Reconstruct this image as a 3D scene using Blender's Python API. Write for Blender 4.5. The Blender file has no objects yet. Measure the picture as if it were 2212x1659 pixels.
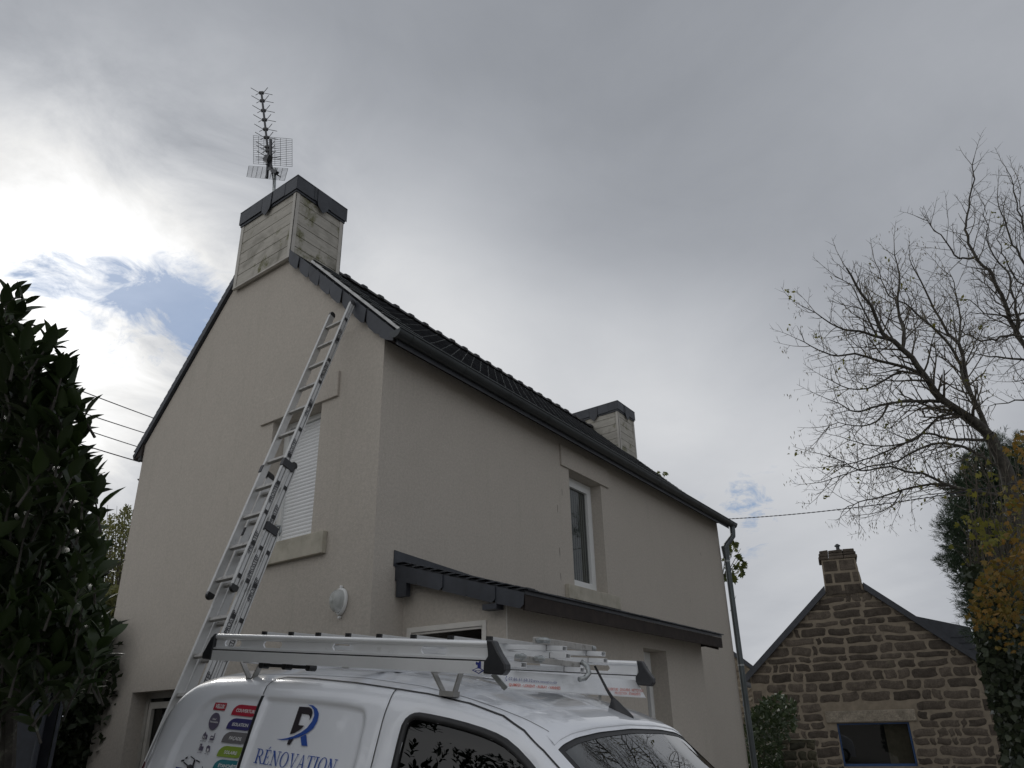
import bpy, math, random
import numpy as np
from mathutils import Vector, Matrix
random.seed(7); rng = np.random.default_rng(7)
SC = bpy.context.scene
COL = SC.collection

# ---------------------------------------------------------------- camera
cam_d = bpy.data.cameras.new("camera"); cam = bpy.data.objects.new("camera", cam_d); COL.objects.link(cam)
CR = Vector((0.54905157, -0.83552163, -0.02111829)); CU = Vector((-0.32950615, -0.23961317, 0.91324215)); CF = Vector((0.76809379, 0.49445843, 0.4068695))
CO = Vector((-5.01870702, -4.72433225, 1.65))
m = Matrix((CR, CU, -CF)).transposed().to_4x4(); m.translation = CO
cam.matrix_world = m
cam_d.sensor_width = 36; cam_d.lens = 26.957; cam_d.clip_start = .05; cam_d.clip_end = 3000
SC.camera = cam
SC.render.resolution_x = 1024; SC.render.resolution_y = 768
SC.view_settings.view_transform = 'Standard'; SC.view_settings.look = 'None'
SC.view_settings.exposure = 0.0; SC.view_settings.gamma = 1.0; SC.view_settings.use_curve_mapping = False
try:
    SC.cycles.max_bounces = 8; SC.cycles.transparent_max_bounces = 12; SC.cycles.sample_clamp_indirect = 6
except Exception: pass

# measuring helpers: direction of a point of the photograph (4096 px wide) as seen from where it was taken
F_ = 1656.373
def ray(sx, sy):
    a = (sx/1.8517-1106)/F_; b = -(sy/1.8517-829.5)/F_
    return CF + a*CR + b*CU
def at(s, d): return CO + ray(*s)*d
def hit(s, p0, n):
    d = ray(*s); return CO + d*((Vector(p0)-CO).dot(Vector(n))/d.dot(Vector(n)))
def cr(x0, y0, sc): return lambda x, y: (x0+x*sc, y0+y*sc)
c1=cr(0,1000,800/1327); c2=cr(0,2000,1000/1548); c3=cr(850,300,650/1135); c4=cr(900,1150,800/1561); c5=cr(750,1800,750/1310)
c6=cr(600,2450,1000/2212); c7=cr(1500,2400,1200/2212); c8=cr(2300,2400,800/1975)
d1=cr(1450,1950,1500/2212); d2=cr(2200,1500,800/1327); d3=cr(2850,2000,1246/1928); d4=cr(3100,600,996/1180); d5=cr(3600,1600,496/748)
d8=cr(2650,2000,500/774); d6=cr(1200,1000,1200/2212); VV=cr(0,0,1.8517)
e2=cr(600,2700,450/2007); e1=cr(2000,2480,500/2212)

# ---------------------------------------------------------------- node helper
class NT:
    def __init__(s, tree): s.t = tree; s.n = tree.nodes; s.l = tree.links
    def node(s, typ, **kw):
        n = s.n.new(typ)
        ins = kw.pop('ins', {})
        for k, v in kw.items(): setattr(n, k, v)
        for k, v in ins.items(): s.set(n.inputs[k], v)
        return n
    def set(s, sock, v):
        if isinstance(v, bpy.types.NodeSocket): s.l.new(v, sock)
        elif isinstance(v, bpy.types.Node): s.l.new(v.outputs[0], sock)
        else: sock.default_value = v
    def math(s, op, a, b=None, c=None, clamp=False):
        n = s.node('ShaderNodeMath', operation=op, use_clamp=clamp)
        s.set(n.inputs[0], a)
        if b is not None: s.set(n.inputs[1], b)
        if c is not None: s.set(n.inputs[2], c)
        return n.outputs[0]
    def mix(s, f, a, b, blend='MIX'):
        n = s.node('ShaderNodeMix', data_type='RGBA', blend_type=blend)
        s.set(n.inputs[0], f); s.set(n.inputs[6], a); s.set(n.inputs[7], b); return n.outputs[2]
    def ramp(s, f, pts):
        n = s.node('ShaderNodeValToRGB'); e = n.color_ramp.elements
        while len(e) > 1: e.remove(e[-1])
        e[0].position = pts[0][0]; e[0].color = pts[0][1]
        for p, c in pts[1:]:
            x = e.new(p); x.color = c
        s.set(n.inputs[0], f); return n.outputs[0]
    def noise(s, vec, scale, detail=4, rough=.55, dist=0.):
        n = s.node('ShaderNodeTexNoise'); 
        if vec is not None: s.set(n.inputs['Vector'], vec)
        n.inputs['Scale'].default_value = scale; n.inputs['Detail'].default_value = detail
        n.inputs['Roughness'].default_value = rough; n.inputs['Distortion'].default_value = dist
        return n.outputs['Fac']
def g4(v): return (v, v, v, 1)

# ---------------------------------------------------------------- sky
world = bpy.data.worlds.new("World"); SC.world = world; world.use_nodes = True
W = NT(world.node_tree); W.n.clear()
SUN_DIR = ray(*VV(330, 520)).normalized()
sun_el = math.asin(SUN_DIR.z); sun_az = math.atan2(SUN_DIR.x, SUN_DIR.y)
sky = W.node('ShaderNodeTexSky', sky_type='NISHITA', sun_disc=False, sun_elevation=sun_el, sun_rotation=sun_az)
geo = W.node('ShaderNodeTexCoord'); vec = geo.outputs['Generated']
sep = W.node('ShaderNodeSeparateXYZ', ins={0: vec})
zz = W.math('ADD', W.math('MAXIMUM', sep.outputs[2], 0.0), .22)
pl = W.node('ShaderNodeCombineXYZ', ins={0: W.math('DIVIDE', sep.outputs[0], zz), 1: W.math('DIVIDE', sep.outputs[1], zz), 2: 0.0}).outputs[0]
def blob(px, py, rad_px, amp):
    d = ray(*VV(px, py)).normalized(); ang = rad_px/F_*.9
    dn = W.node('ShaderNodeVectorMath', operation='DOT_PRODUCT'); W.set(dn.inputs[0], vec); dn.inputs[1].default_value = d
    e = W.math('EXPONENT', W.math('MULTIPLY', W.math('SUBTRACT', dn.outputs['Value'], 1.0), 2.0/(ang*ang)))
    return W.math('MULTIPLY', e, amp)
n1 = W.noise(pl, .9, 5, .5, .6); n2 = W.noise(pl, 4.5, 8, .62, .5); n3 = W.noise(pl, 2.0, 4, .5)
n5 = W.noise(pl, 1.7, 7, .6, 1.0)
base = W.math('ADD', W.math('ADD', .345, W.math('MULTIPLY', W.math('SUBTRACT', n5, .5), .10)), W.math('MULTIPLY', W.math('SUBTRACT', n1, .5), .30))
bl = [(40, 540, 200, .42), (300, 560, 170, .20), (420, 480, 190, .22), (150, 860, 240, .42), (-300, 800, 500, .45), (950, 720, 300, .30), (1420, 880, 340, .27),
      (800, 540, 200, .12), (1900, 1050, 260, .14), (560, 330, 260, .07), (1700, 1500, 400, .08), (1350, 330, 300, -.03), (1750, 1350, 260, .10), (2100, 150, 300, .04), (100, 100, 320, -.02),(60,330,150,.15)]
acc = base
for b in bl: acc = W.math('ADD', acc, blob(*b))
brightzone = W.math('ADD', blob(150, 700, 420, 1.0), blob(350, 500, 300, .5))
acc = W.math('ADD', acc, W.math('MULTIPLY', W.math('SUBTRACT', n2, .5), W.math('ADD', .05, W.math('MULTIPLY', brightzone, 1.1))))
acc = W.math('MAXIMUM', acc, .20)
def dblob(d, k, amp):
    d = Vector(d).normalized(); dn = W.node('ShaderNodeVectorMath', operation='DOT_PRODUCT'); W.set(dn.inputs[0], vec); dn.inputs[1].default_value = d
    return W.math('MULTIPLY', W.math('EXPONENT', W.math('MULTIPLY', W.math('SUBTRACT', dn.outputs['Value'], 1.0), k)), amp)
# unseen bright patches added to the sky behind the camera to lift the walls
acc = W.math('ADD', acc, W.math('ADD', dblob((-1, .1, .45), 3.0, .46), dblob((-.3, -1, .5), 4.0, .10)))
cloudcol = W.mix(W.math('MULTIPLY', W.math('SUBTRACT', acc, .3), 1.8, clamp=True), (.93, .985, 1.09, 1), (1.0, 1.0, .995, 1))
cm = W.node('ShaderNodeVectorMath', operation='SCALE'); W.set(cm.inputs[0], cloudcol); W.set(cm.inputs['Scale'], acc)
hole = W.math('ADD', W.math('ADD', blob(400, 690, 90, 1.1), blob(265, 645, 95, .95)), W.math('ADD', blob(100, 590, 70, .75), blob(425, 745, 45, .7)))
hole = W.math('ADD', hole, W.math('ADD', blob(1625, 1105, 75, .78), blob(350, 610, 90, .40)))
n4 = W.noise(pl, 9.0, 9, .68, 1.2)
nn_ = W.math('ADD', W.math('MULTIPLY', n2, .55), W.math('MULTIPLY', n4, .45))
hm = W.math('MULTIPLY', W.math('SUBTRACT', W.math('ADD', hole, W.math('MULTIPLY', W.math('SUBTRACT', nn_, .5), 6.5)), .46), 1.1, clamp=True)
hm = W.math('MULTIPLY', W.math('MINIMUM', hm, .85), W.math('MINIMUM', W.math('MULTIPLY', hole, 2.5), 1.0))
sk = W.node('ShaderNodeVectorMath', operation='SCALE'); W.set(sk.inputs[0], sky.outputs[0]); sk.inputs['Scale'].default_value = .05
skc = W.mix(.8, sk.outputs[0], (.115, .265, .52, 1))
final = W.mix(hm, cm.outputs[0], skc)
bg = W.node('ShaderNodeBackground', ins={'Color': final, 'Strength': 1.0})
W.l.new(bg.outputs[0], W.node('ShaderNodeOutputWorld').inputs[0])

sun_d = bpy.data.lights.new("sun", 'SUN'); sun_d.energy = .9; sun_d.angle = math.radians(14); sun_d.color = (1, .965, .91)
sun = bpy.data.objects.new("sun", sun_d); COL.objects.link(sun)
sun.rotation_euler = SUN_DIR.to_track_quat('Z', 'Y').to_euler()

# ---------------------------------------------------------------- materials
def principled(name, color, rough=.7, metal=0., spec=.5, coat=0.):
    m = bpy.data.materials.new(name); m.use_nodes = True; T = NT(m.node_tree); b = T.n['Principled BSDF']
    b.inputs['Base Color'].default_value = (*color, 1); b.inputs['Roughness'].default_value = rough; b.inputs['Metallic'].default_value = metal
    b.inputs['Specular IOR Level'].default_value = spec; b.inputs['Coat Weight'].default_value = coat; b.inputs['Coat Roughness'].default_value = .03
    return m, T, b
def obvec(T): return T.node('ShaderNodeTexCoord').outputs['Object']
def bump(T, b, h, strength=.3, dist=.01):
    n = T.node('ShaderNodeBump', ins={'Height': h, 'Strength': strength, 'Distance': dist}); T.l.new(n.outputs[0], b.inputs['Normal'])
def sc3(c, k): return (c[0]*k, c[1]*k, c[2]*k, 1)
def varied(name, color, rough=.7, metal=0., nscale=6., var=.25, bscale=0, bstr=.2, bdist=.005, rvar=.0, island=0., spec=.5, coat=0., dirt=None, dscale=3., dlo=.55, dhi=.75):
    m, T, b = principled(name, color, rough, metal, spec, coat)
    v = obvec(T); f = T.noise(v, nscale, 6, .6)
    c = T.mix(T.math('MULTIPLY', T.math('SUBTRACT', f, .3), 2.4, clamp=True), sc3(color, 1-var), sc3(color, 1+var))
    if island:
        r = T.node('ShaderNodeNewGeometry').outputs['Random Per Island']
        c = T.mix(r, c, T.mix(1.0, c, g4(1+island), 'MULTIPLY')) if False else T.mix(1.0, c, T.mix(r, g4(1-island), g4(1+island)), 'MULTIPLY')
    if dirt:
        dn = T.noise(v, dscale, 8, .65)
        c = T.mix(T.math('MULTIPLY', T.math('SUBTRACT', dn, dlo), 1/(dhi-dlo), clamp=True), c, (*dirt, 1))
    T.l.new(c, b.inputs['Base Color'])
    if rvar: T.l.new(T.math('ADD', rough-rvar*.5, T.math('MULTIPLY', T.noise(v, nscale*2.3, 5), rvar)), b.inputs['Roughness'])
    if bscale: bump(T, b, T.noise(v, bscale, 6, .6), bstr, bdist)
    return m
M = {}
def stucco(name, col):
    m, T, b = principled(name, col, .93, spec=.25)
    v = obvec(T)
    big = T.noise(v, .55, 3, .5); mid = T.noise(v, 3.5, 6, .6); fine = T.noise(v, 120, 3, .6)
    mp = T.node('ShaderNodeMapping', ins={'Vector': v}); mp.inputs['Scale'].default_value = (5, 5, .35)
    streak = T.noise(mp.outputs[0], 1.6, 6, .6)
    c = T.mix(big, sc3(col, .93), sc3(col, 1.06))
    c = T.mix(T.math('MULTIPLY', T.math('SUBTRACT', mid, .45), 1.5, clamp=True), c, sc3(col, .92))
    c = T.mix(T.math('MULTIPLY', T.math('SUBTRACT', streak, .56), 1.6, clamp=True), c, sc3((col[0]*.98, col[1], col[2]*.96), .80))
    c = T.mix(T.math('MULTIPLY', T.math('SUBTRACT', fine, .5), .9, clamp=True), c, sc3(col, .84))
    gr = T.noise(v, 38, 5, .75); c = T.mix(1.0, c, T.ramp(gr, [(.30, g4(.86)), (.70, g4(1.12))]), 'MULTIPLY')
    T.l.new(c, b.inputs['Base Color'])
    vo = T.node('ShaderNodeTexVoronoi', ins={'Vector': v, 'Scale': 160.0})
    h = T.math('ADD', T.math('MULTIPLY', fine, .8), T.math('MULTIPLY', vo.outputs['Distance'], .6))
    bump(T, b, h, .75, .004)
    return m
M['stucco'] = stucco('stucco', (.485, .446, .395))
M['sill'] = varied('cast_stone', (.44, .41, .34), .9, nscale=5, var=.12, bscale=60, bstr=.3, dirt=(.25, .235, .18), dscale=4, dlo=.5, dhi=.85)
M['slate'] = varied('slate', (.036, .039, .046), .42, nscale=9, var=.28, bscale=14, bstr=.35, bdist=.004, island=.30, rvar=.2)
M['slate_clean'] = varied('slate_cladding', (.034, .038, .047), .5, nscale=7, var=.25, bscale=10, bstr=.25, bdist=.003, island=.16, rvar=.2)
M['ridge'] = varied('ridge_tile', (.032, .032, .035), .6, nscale=9, var=.3, bscale=30, bstr=.3, dirt=(.11, .10, .06), dscale=8)
M['zinc'] = varied('dark_zinc', (.055, .061, .063), .42, .55, nscale=3, var=.2, rvar=.15)
M['pipe'] = varied('pipe_zinc', (.11, .125, .13), .45, .6, nscale=3, var=.2, rvar=.15)
M['pvc'] = varied('white_pvc', (.70, .71, .70), .35, nscale=2, var=.03)
M['shutter'] = varied('white_shutter', (.74, .75, .76), .4, nscale=2, var=.04)
M['black'] = varied('black_rubber', (.018, .018, .019), .5, nscale=30, var=.3)
M['plastic'] = varied('black_plastic', (.022, .023, .026), .38, nscale=20, var=.15, bscale=300, bstr=.1)
M['alu'] = varied('aluminium', (.55, .55, .54), .36, .45, nscale=9, var=.08, rvar=.2, dirt=(.24, .235, .22), dscale=11, dlo=.62, dhi=.8)
M['alu_dirty'] = varied('stained_aluminium', (.42, .41, .39), .5, .55, nscale=16, var=.12, rvar=.25, dirt=(.16, .15, .13), dscale=22, dlo=.56, dhi=.70)
M['alu_white'] = varied('satin_aluminium', (.80, .81, .82), .36, .35, nscale=4, var=.05, rvar=.1, dirt=(.45, .44, .42), dscale=12, dlo=.62, dhi=.8)
M['galv'] = varied('galvanised_steel', (.38, .40, .40), .45, .8, nscale=40, var=.3, rvar=.2)
M['darkwood'] = varied('dark_stained_wood', (.022, .015, .012), .8, nscale=12, var=.4)
M['white'] = varied('painted_white', (.62, .60, .56), .6, nscale=6, var=.08)
M['trim'] = varied('grey_trim', (.46, .44, .40), .6, nscale=6, var=.1, dirt=(.25, .24, .2), dscale=7, dlo=.58, dhi=.8)
M['wood'] = varied('weathered_wood', (.16, .15, .14), .8, nscale=15, var=.3)
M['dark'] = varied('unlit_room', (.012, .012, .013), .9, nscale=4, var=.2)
M['blue'] = varied('blue_paint', (.015, .055, .16), .45, nscale=4, var=.15)
M['granite'] = None
def clad():
    col = (.42, .40, .355)
    m, T, b = principled('chimney_cladding', col, .7, spec=.3); v = obvec(T)
    mp = T.node('ShaderNodeMapping', ins={'Vector': v}); mp.inputs['Scale'].default_value = (1, 1, 9)
    g = T.noise(mp.outputs[0], 3.0, 7, .65); d = T.noise(v, 2.6, 8, .65, .4); al = T.noise(v, 3.3, 7, .7, .3)
    c = T.mix(T.math('MULTIPLY', T.math('SUBTRACT', g, .38), 2.2, clamp=True), sc3(col, 1.08), sc3(col, .70))
    c = T.mix(T.math('MULTIPLY', T.math('SUBTRACT', d, .48), 4.0, clamp=True), c, (.19, .18, .15, 1))
    c = T.mix(T.math('MULTIPLY', T.math('SUBTRACT', al, .545), 8, clamp=True), c, (.12, .12, .05, 1))
    T.l.new(c, b.inputs['Base Color']); bump(T, b, g, .25, .003); return m
M['clad'] = clad()
def paint():
    m, T, b = principled('white_van_paint', (.60, .62, .66), .28, spec=.5, coat=1.0)
    v = obvec(T); n = T.noise(v, 5, 6, .6)
    T.l.new(T.mix(T.math('MULTIPLY', T.math('SUBTRACT', n, .5), 1.6, clamp=True), (.80, .82, .86, 1), (.73, .75, .79, 1)), b.inputs['Base Color'])
    b.inputs['Coat Roughness'].default_value = .035
    return m
M['paint'] = paint()
def glass(name, tint, refl_ior=1.55, rough=.0):
    m = bpy.data.materials.new(name); m.use_nodes = True; T = NT(m.node_tree); T.n.clear()
    tr = T.node('ShaderNodeBsdfTransparent', ins={'Color': (*tint, 1)}); gl = T.node('ShaderNodeBsdfGlossy', ins={'Color': (1, 1, 1, 1), 'Roughness': rough})
    g_ = T.node('ShaderNodeNewGeometry'); dt = T.node('ShaderNodeVectorMath', operation='DOT_PRODUCT'); T.l.new(g_.outputs['Normal'], dt.inputs[0]); T.l.new(g_.outputs['Incoming'], dt.inputs[1])
    f0 = ((refl_ior-1)/(refl_ior+1))**2; cs = T.math('SUBTRACT', 1.0, T.math('ABSOLUTE', dt.outputs['Value']))
    fr = T.math('ADD', f0, T.math('MULTIPLY', T.math('POWER', cs, 5.0), 1-f0), clamp=True); mx = T.node('ShaderNodeMixShader')
    T.l.new(fr, mx.inputs[0]); T.l.new(tr.outputs[0], mx.inputs[1]); T.l.new(gl.outputs[0], mx.inputs[2])
    T.l.new(mx.outputs[0], T.node('ShaderNodeOutputMaterial').inputs[0]); return m
M['windscreen'] = glass('windscreen_glass', (.55, .63, .61), 2.3)
M['side_glass'] = glass('tinted_side_glass', (.03, .036, .04), 1.55)
M['pane'] = glass('window_glass', (.45, .47, .46), 1.5)
def ink(name, c): return varied(name, c, .3, nscale=5, var=.04, coat=.6)
M['navy'] = ink('navy_ink', (.035, .045, .22)); M['red'] = ink('red_ink', (.42, .03, .055)); M['grey'] = ink('grey_ink', (.17, .165, .17)); M['purple'] = ink('purple_ink', (.055, .05, .17))
M['green'] = ink('green_ink', (.25, .36, .05)); M['teal'] = ink('teal_ink', (.01, .17, .21)); M['inkwhite'] = ink('white_ink', (.78, .78, .78)); M['inkblack'] = ink('black_ink', (.02, .02, .025))
M['orange'] = ink('orange_ink', (.62, .085, .03)); M['mauve'] = ink('mauve_ink', (.13, .115, .17)); M['logoblue'] = ink('logo_blue', (.035, .09, .36)); M['brown'] = ink('dark_brown_ink', (.035, .03, .035))
M['redlamp'] = varied('tail_lamp', (.30, .01, .02), .12, nscale=4, var=.1, coat=1)
M['lampglass'] = varied('ribbed_glass', (.50, .52, .50), .12, nscale=8, var=.15)
M['lampglass'].node_tree.nodes['Principled BSDF'].inputs['Alpha'].default_value = .6
M['seat'] = varied('seat_cloth', (.05, .052, .055), .9, nscale=60, var=.2)
M['dash'] = varied('dashboard', (.06, .062, .065), .7, nscale=30, var=.1)
M['liner'] = varied('pale_liner', (.42, .43, .42), .8, nscale=10, var=.05)
M['cable'] = varied('cable', (.03, .03, .045), .6, nscale=10, var=.1)
M['tarmac'] = varied('gravel_ground', (.25, .235, .21), .95, nscale=30, var=.35, bscale=120, bstr=.5, bdist=.01)
def leafmat(name, a, b_, rough=.4, trans=.3, spec=.4):
    m = bpy.data.materials.new(name); m.use_nodes = True; T = NT(m.node_tree); p = T.n['Principled BSDF']
    r = T.node('ShaderNodeNewGeometry').outputs['Random Per Island']; n = T.noise(obvec(T), 1.1, 3, .5)
    c = T.mix(T.math('ADD', T.math('MULTIPLY', r, .65), T.math('MULTIPLY', n, .35)), (*a, 1), (*b_, 1))
    T.l.new(c, p.inputs['Base Color']); p.inputs['Roughness'].default_value = rough; p.inputs['Specular IOR Level'].default_value = spec
    tl = T.node('ShaderNodeBsdfTranslucent', ins={'Color': c}); mx = T.node('ShaderNodeMixShader'); mx.inputs[0].default_value = trans
    T.l.new(p.outputs[0], mx.inputs[1]); T.l.new(tl.outputs[0], mx.inputs[2]); T.l.new(mx.outputs[0], T.n['Material Output'].inputs[0]); return m
M['laurel'] = leafmat('laurel_leaf', (.010, .019, .006), (.042, .070, .018), .45, .08)
M['hazel'] = leafmat('hazel_leaf', (.06, .07, .022), (.20, .20, .065), .6, .3)
M['hedge'] = leafmat('hedge_leaf', (.012, .02, .008), (.03, .045, .015), .6, .15)
M['pine'] = leafmat('pine_needle', (.012, .028, .014), (.035, .065, .025), .6, .1)
M['ivy'] = leafmat('ivy_leaf', (.014, .024, .012), (.06, .075, .04), .35, .1)
M['maple'] = leafmat('maple_leaf', (.09, .10, .02), (.24, .12, .022), .6, .35)
M['yellowleaf'] = leafmat('yellow_leaf', (.10, .12, .025), (.22, .20, .035), .6, .35)
M['fig'] = leafmat('fig_leaf', (.03, .045, .012), (.15, .17, .03), .5, .3)
M['deadleaf'] = leafmat('seed_cluster', (.05, .03, .018), (.16, .13, .03), .7, .2)
M['shrub'] = leafmat('shrub_leaf', (.02, .035, .015), (.06, .085, .03), .5, .2)
M['bark'] = varied('bark', (.055, .050, .043), .9, nscale=12, var=.45, bscale=40, bstr=.5, bdist=.01, dirt=(.16, .17, .13), dscale=14, dlo=.56, dhi=.7)
M['twig'] = varied('twig', (.085, .075, .06), .85, nscale=12, var=.3)
def granite(name, a, b_, bs=.6):
    m, T, b = principled(name, a, .92, spec=.2); v = obvec(T)
    r = T.node('ShaderNodeNewGeometry').outputs['Random Per Island']
    c = T.mix(r, (*a, 1), (*b_, 1)); n = T.noise(v, 5, 7, .65); n2 = T.noise(v, 26, 6, .7)
    c = T.mix(1.0, c, T.ramp(n, [(.3, g4(.62)), (.7, g4(1.3))]), 'MULTIPLY')
    c = T.mix(1.0, c, T.ramp(n2, [(.3, g4(.68)), (.7, g4(1.28))]), 'MULTIPLY')
    c = T.mix(T.math('MULTIPLY', T.math('SUBTRACT', T.noise(v, 2.2, 7, .7), .62), 5, clamp=True), c, (.15, .14, .09, 1))
    T.l.new(c, b.inputs['Base Color']); bump(T, b, T.math('ADD', n, T.math('MULTIPLY', n2, .5)), bs, .03); return m
M['granite'] = granite('granite', (.060, .050, .041), (.118, .098, .079))
M['granite_pale'] = granite('pale_granite', (.22, .19, .15), (.30, .27, .22))
M['mortar'] = varied('mortar', (.205, .172, .13), .95, nscale=6, var=.2, bscale=50, bstr=.5)
M['moss_stone'] = granite('mossy_stone', (.05, .048, .035), (.10, .09, .06))

# ---------------------------------------------------------------- mesh helpers
class MB:
    def __init__(s): s.v = []; s.f = []
    def add(s, vs, fs):
        o = len(s.v); s.v += [tuple(v) for v in vs]; s.f += [tuple(i+o for i in f) for f in fs]; return s
    def quad(s, a, b, c, d): return s.add([a, b, c, d], [(0, 1, 2, 3)])
    def obox(s, p, a, b, c):                     # corner + three edge vectors
        p, a, b, c = Vector(p), Vector(a), Vector(b), Vector(c)
        v = [p, p+a, p+a+b, p+b, p+c, p+a+c, p+a+b+c, p+b+c]
        return s.add(v, [(0, 3, 2, 1), (4, 5, 6, 7), (0, 1, 5, 4), (1, 2, 6, 5), (2, 3, 7, 6), (3, 0, 4, 7)])
    def box(s, x0, x1, y0, y1, z0, z1, fn=None):
        v = [Vector((x, y, z)) for z in (z0, z1) for x, y in ((x0, y0), (x1, y0), (x1, y1), (x0, y1))]
        if fn: v = [fn(*q) for q in v]
        return s.add(v, [(0, 3, 2, 1), (4, 5, 6, 7), (0, 1, 5, 4), (1, 2, 6, 5), (2, 3, 7, 6), (3, 0, 4, 7)])
    def bar(s, a, b, w, h, up=(0, 0, 1)):        # rectangular bar from a to b
        a, b = Vector(a), Vector(b); d = (b-a).normalized(); sx = d.cross(Vector(up)).normalized(); u = sx.cross(d)
        return s.obox(a-sx*w/2-u*h/2, b-a, sx*w, u*h)
    def tube(s, pts, r, n=8, cap=True):
        pts = [Vector(p) for p in pts]; k = len(pts); rs = r if isinstance(r, (list, tuple)) else [r]*k
        prev = None; o = len(s.v)
        for i, p in enumerate(pts):
            d = (pts[min(i+1, k-1)]-pts[max(i-1, 0)])
            d = d.normalized() if d.length > 1e-9 else Vector((0, 0, 1))
            if prev is None: ref = Vector((0, 0, 1)) if abs(d.z) < .9 else Vector((1, 0, 0)); x = d.cross(ref).normalized()
            else: x = (prev-d*prev.dot(d)); x = x.normalized() if x.length > 1e-6 else d.orthogonal().normalized()
            prev = x; y = d.cross(x)
            for j in range(n):
                t = 2*math.pi*j/n; s.v.append(tuple(p+(x*math.cos(t)+y*math.sin(t))*rs[i]))
        for i in range(k-1):
            for j in range(n):
                s.f.append((o+i*n+j, o+i*n+(j+1) % n, o+(i+1)*n+(j+1) % n, o+(i+1)*n+j))
        if cap: s.f.append(tuple(o+j for j in range(n))[::-1]); s.f.append(tuple(o+(k-1)*n+j for j in range(n)))
        return s
    def prism(s, poly, off):                     # closed polygon of 3-D points extruded by off
        n = len(poly); off = Vector(off); p = [Vector(q) for q in poly]
        return s.add(p+[q+off for q in p], [tuple(range(n))[::-1], tuple(range(n, 2*n))]+[(i, (i+1) % n, n+(i+1) % n, n+i) for i in range(n)])
    def grid(s, rows, close=False):
        o = len(s.v); nr, nc = len(rows), len(rows[0])
        for r in rows: s.v += [tuple(q) for q in r]
        for i in range(nr-1):
            for j in range(nc-1+(1 if close else 0)):
                j2 = (j+1) % nc; s.f.append((o+i*nc+j, o+i*nc+j2, o+(i+1)*nc+j2, o+(i+1)*nc+j))
        return s
    def build(s, name, mat, parent=None, smooth=False, bevel=0, auto=None, fix=True):
        me = bpy.data.meshes.new(name); me.from_pydata(s.v, [], s.f)
        if fix:
            import bmesh
            bm = bmesh.new(); bm.from_mesh(me); bmesh.ops.recalc_face_normals(bm, faces=bm.faces); bm.to_mesh(me); bm.free()
        me.update()
        for x in (mat if isinstance(mat, (list, tuple)) else [mat]): me.materials.append(x)
        if smooth: me.polygons.foreach_set('use_smooth', [True]*len(me.polygons))
        o = bpy.data.objects.new(name, me); COL.objects.link(o)
        if parent is not None: o.parent = parent
        if bevel:
            b = o.modifiers.new('bevel', 'BEVEL'); b.width = bevel; b.segments = 2; b.limit_method = 'ANGLE'; b.angle_limit = math.radians(40)
        if auto is not None and smooth:
            try: me.set_sharp_from_angle(angle=math.radians(auto))
            except Exception: pass
        return o
def tag(o, label=None, cat=None, group=None, kind=None):
    for k, v in (('label', label), ('category', cat), ('group', group), ('kind', kind)):
        if v: o[k] = v
    return o
def empty(name, label, cat, loc=(0, 0, 0), group=None):
    e = bpy.data.objects.new(name, None); COL.objects.link(e); e.empty_display_size = .2; e.location = loc
    return tag(e, label, cat, group)
def text2d(s, bold=0.0, spacing=1.0):
    """outline text as flat triangles: returns verts (x, y) and faces, unit cap height about 0.7"""
    cu = bpy.data.curves.new('t', 'FONT'); cu.body = s; cu.resolution_u = 2; cu.offset = bold; cu.space_character = spacing
    ob = bpy.data.objects.new('t', cu); COL.objects.link(ob)
    dg = bpy.context.evaluated_depsgraph_get(); me = bpy.data.meshes.new_from_object(ob.evaluated_get(dg))
    v = [(q.co.x, q.co.y) for q in me.vertices]; f = [tuple(p.vertices) for p in me.polygons]
    bpy.data.objects.remove(ob); bpy.data.meshes.remove(me); bpy.data.curves.remove(cu)
    return v, f

# ================================================================ ground
def gz(y): return -.09+.089*max(-9.0, min(7.0, y))
gm = MB(); ys = [-400, -60, -20, -9, -6, -4, -2, 0, 2, 4, 7, 20, 60, 400]; xs = [-400, -60, -15, -5, 0, 5, 12, 25, 60, 400]
gm.grid([[(x, y, gz(y)) for x in xs] for y in ys])
tag(gm.build('ground', M['tarmac']), kind='structure')

# ================================================================ rendered house
TH = math.radians(5.2296); G = Vector((math.sin(TH), math.cos(TH), 0)); GN = Vector((-math.cos(TH), math.sin(TH), 0))
def H(x, y, z): return Vector((x+y*math.sin(TH), y*math.cos(TH), z))
L, WD, EV, RY, RZ = 9.6, 4.64, 5.2, 2.45, 7.48
def walltop(y): return EV+(RZ-EV)*y/RY if y < RY else RZ+(5.17-RZ)*(y-RY)/(WD-RY)
house = empty('rendered_house', 'beige rendered two-storey house with slate roof, clad chimneys and slate-roofed porch behind the van', 'house', (0, 0, 0))
def wall_panel(mb, P, s0, s1, z0, top, holes, depth_vec, breaks=()):
    """P(s,z)->point; holes (a,b,c,d) in s,z; reveals go along depth_vec"""
    ss = sorted({s0, s1, *[h[0] for h in holes], *[h[1] for h in holes], *breaks})
    for a, b in zip(ss, ss[1:]):
        mid = (a+b)/2; hs = sorted([(h[2], h[3]) for h in holes if h[0] <= mid <= h[1]])
        z = z0
        for lo, hi in hs:
            mb.quad(P(a, z), P(b, z), P(b, lo), P(a, lo)); z = hi
        mb.quad(P(a, z), P(b, z), P(b, top(b)), P(a, top(a)))
    for a, b, c, d in holes:
        q = [P(a, c), P(b, c), P(b, d), P(a, d)]
        for i in range(4):
            u, v = q[i], q[(i+1) % 4]; mb.quad(u, v, v+depth_vec, u+depth_vec)
GW1 = (.915, 1.745, 3.37, 4.755); GW2 = (2.75, 3.87, .95, 2.075); FW1 = (3.67, 4.60, 3.235, 4.77)
wb = MB()
wall_panel(wb, lambda s, z: H(0, s, z), 0, WD, -1.2, walltop, [GW1, GW2], GN*-.22, (RY,))
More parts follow.
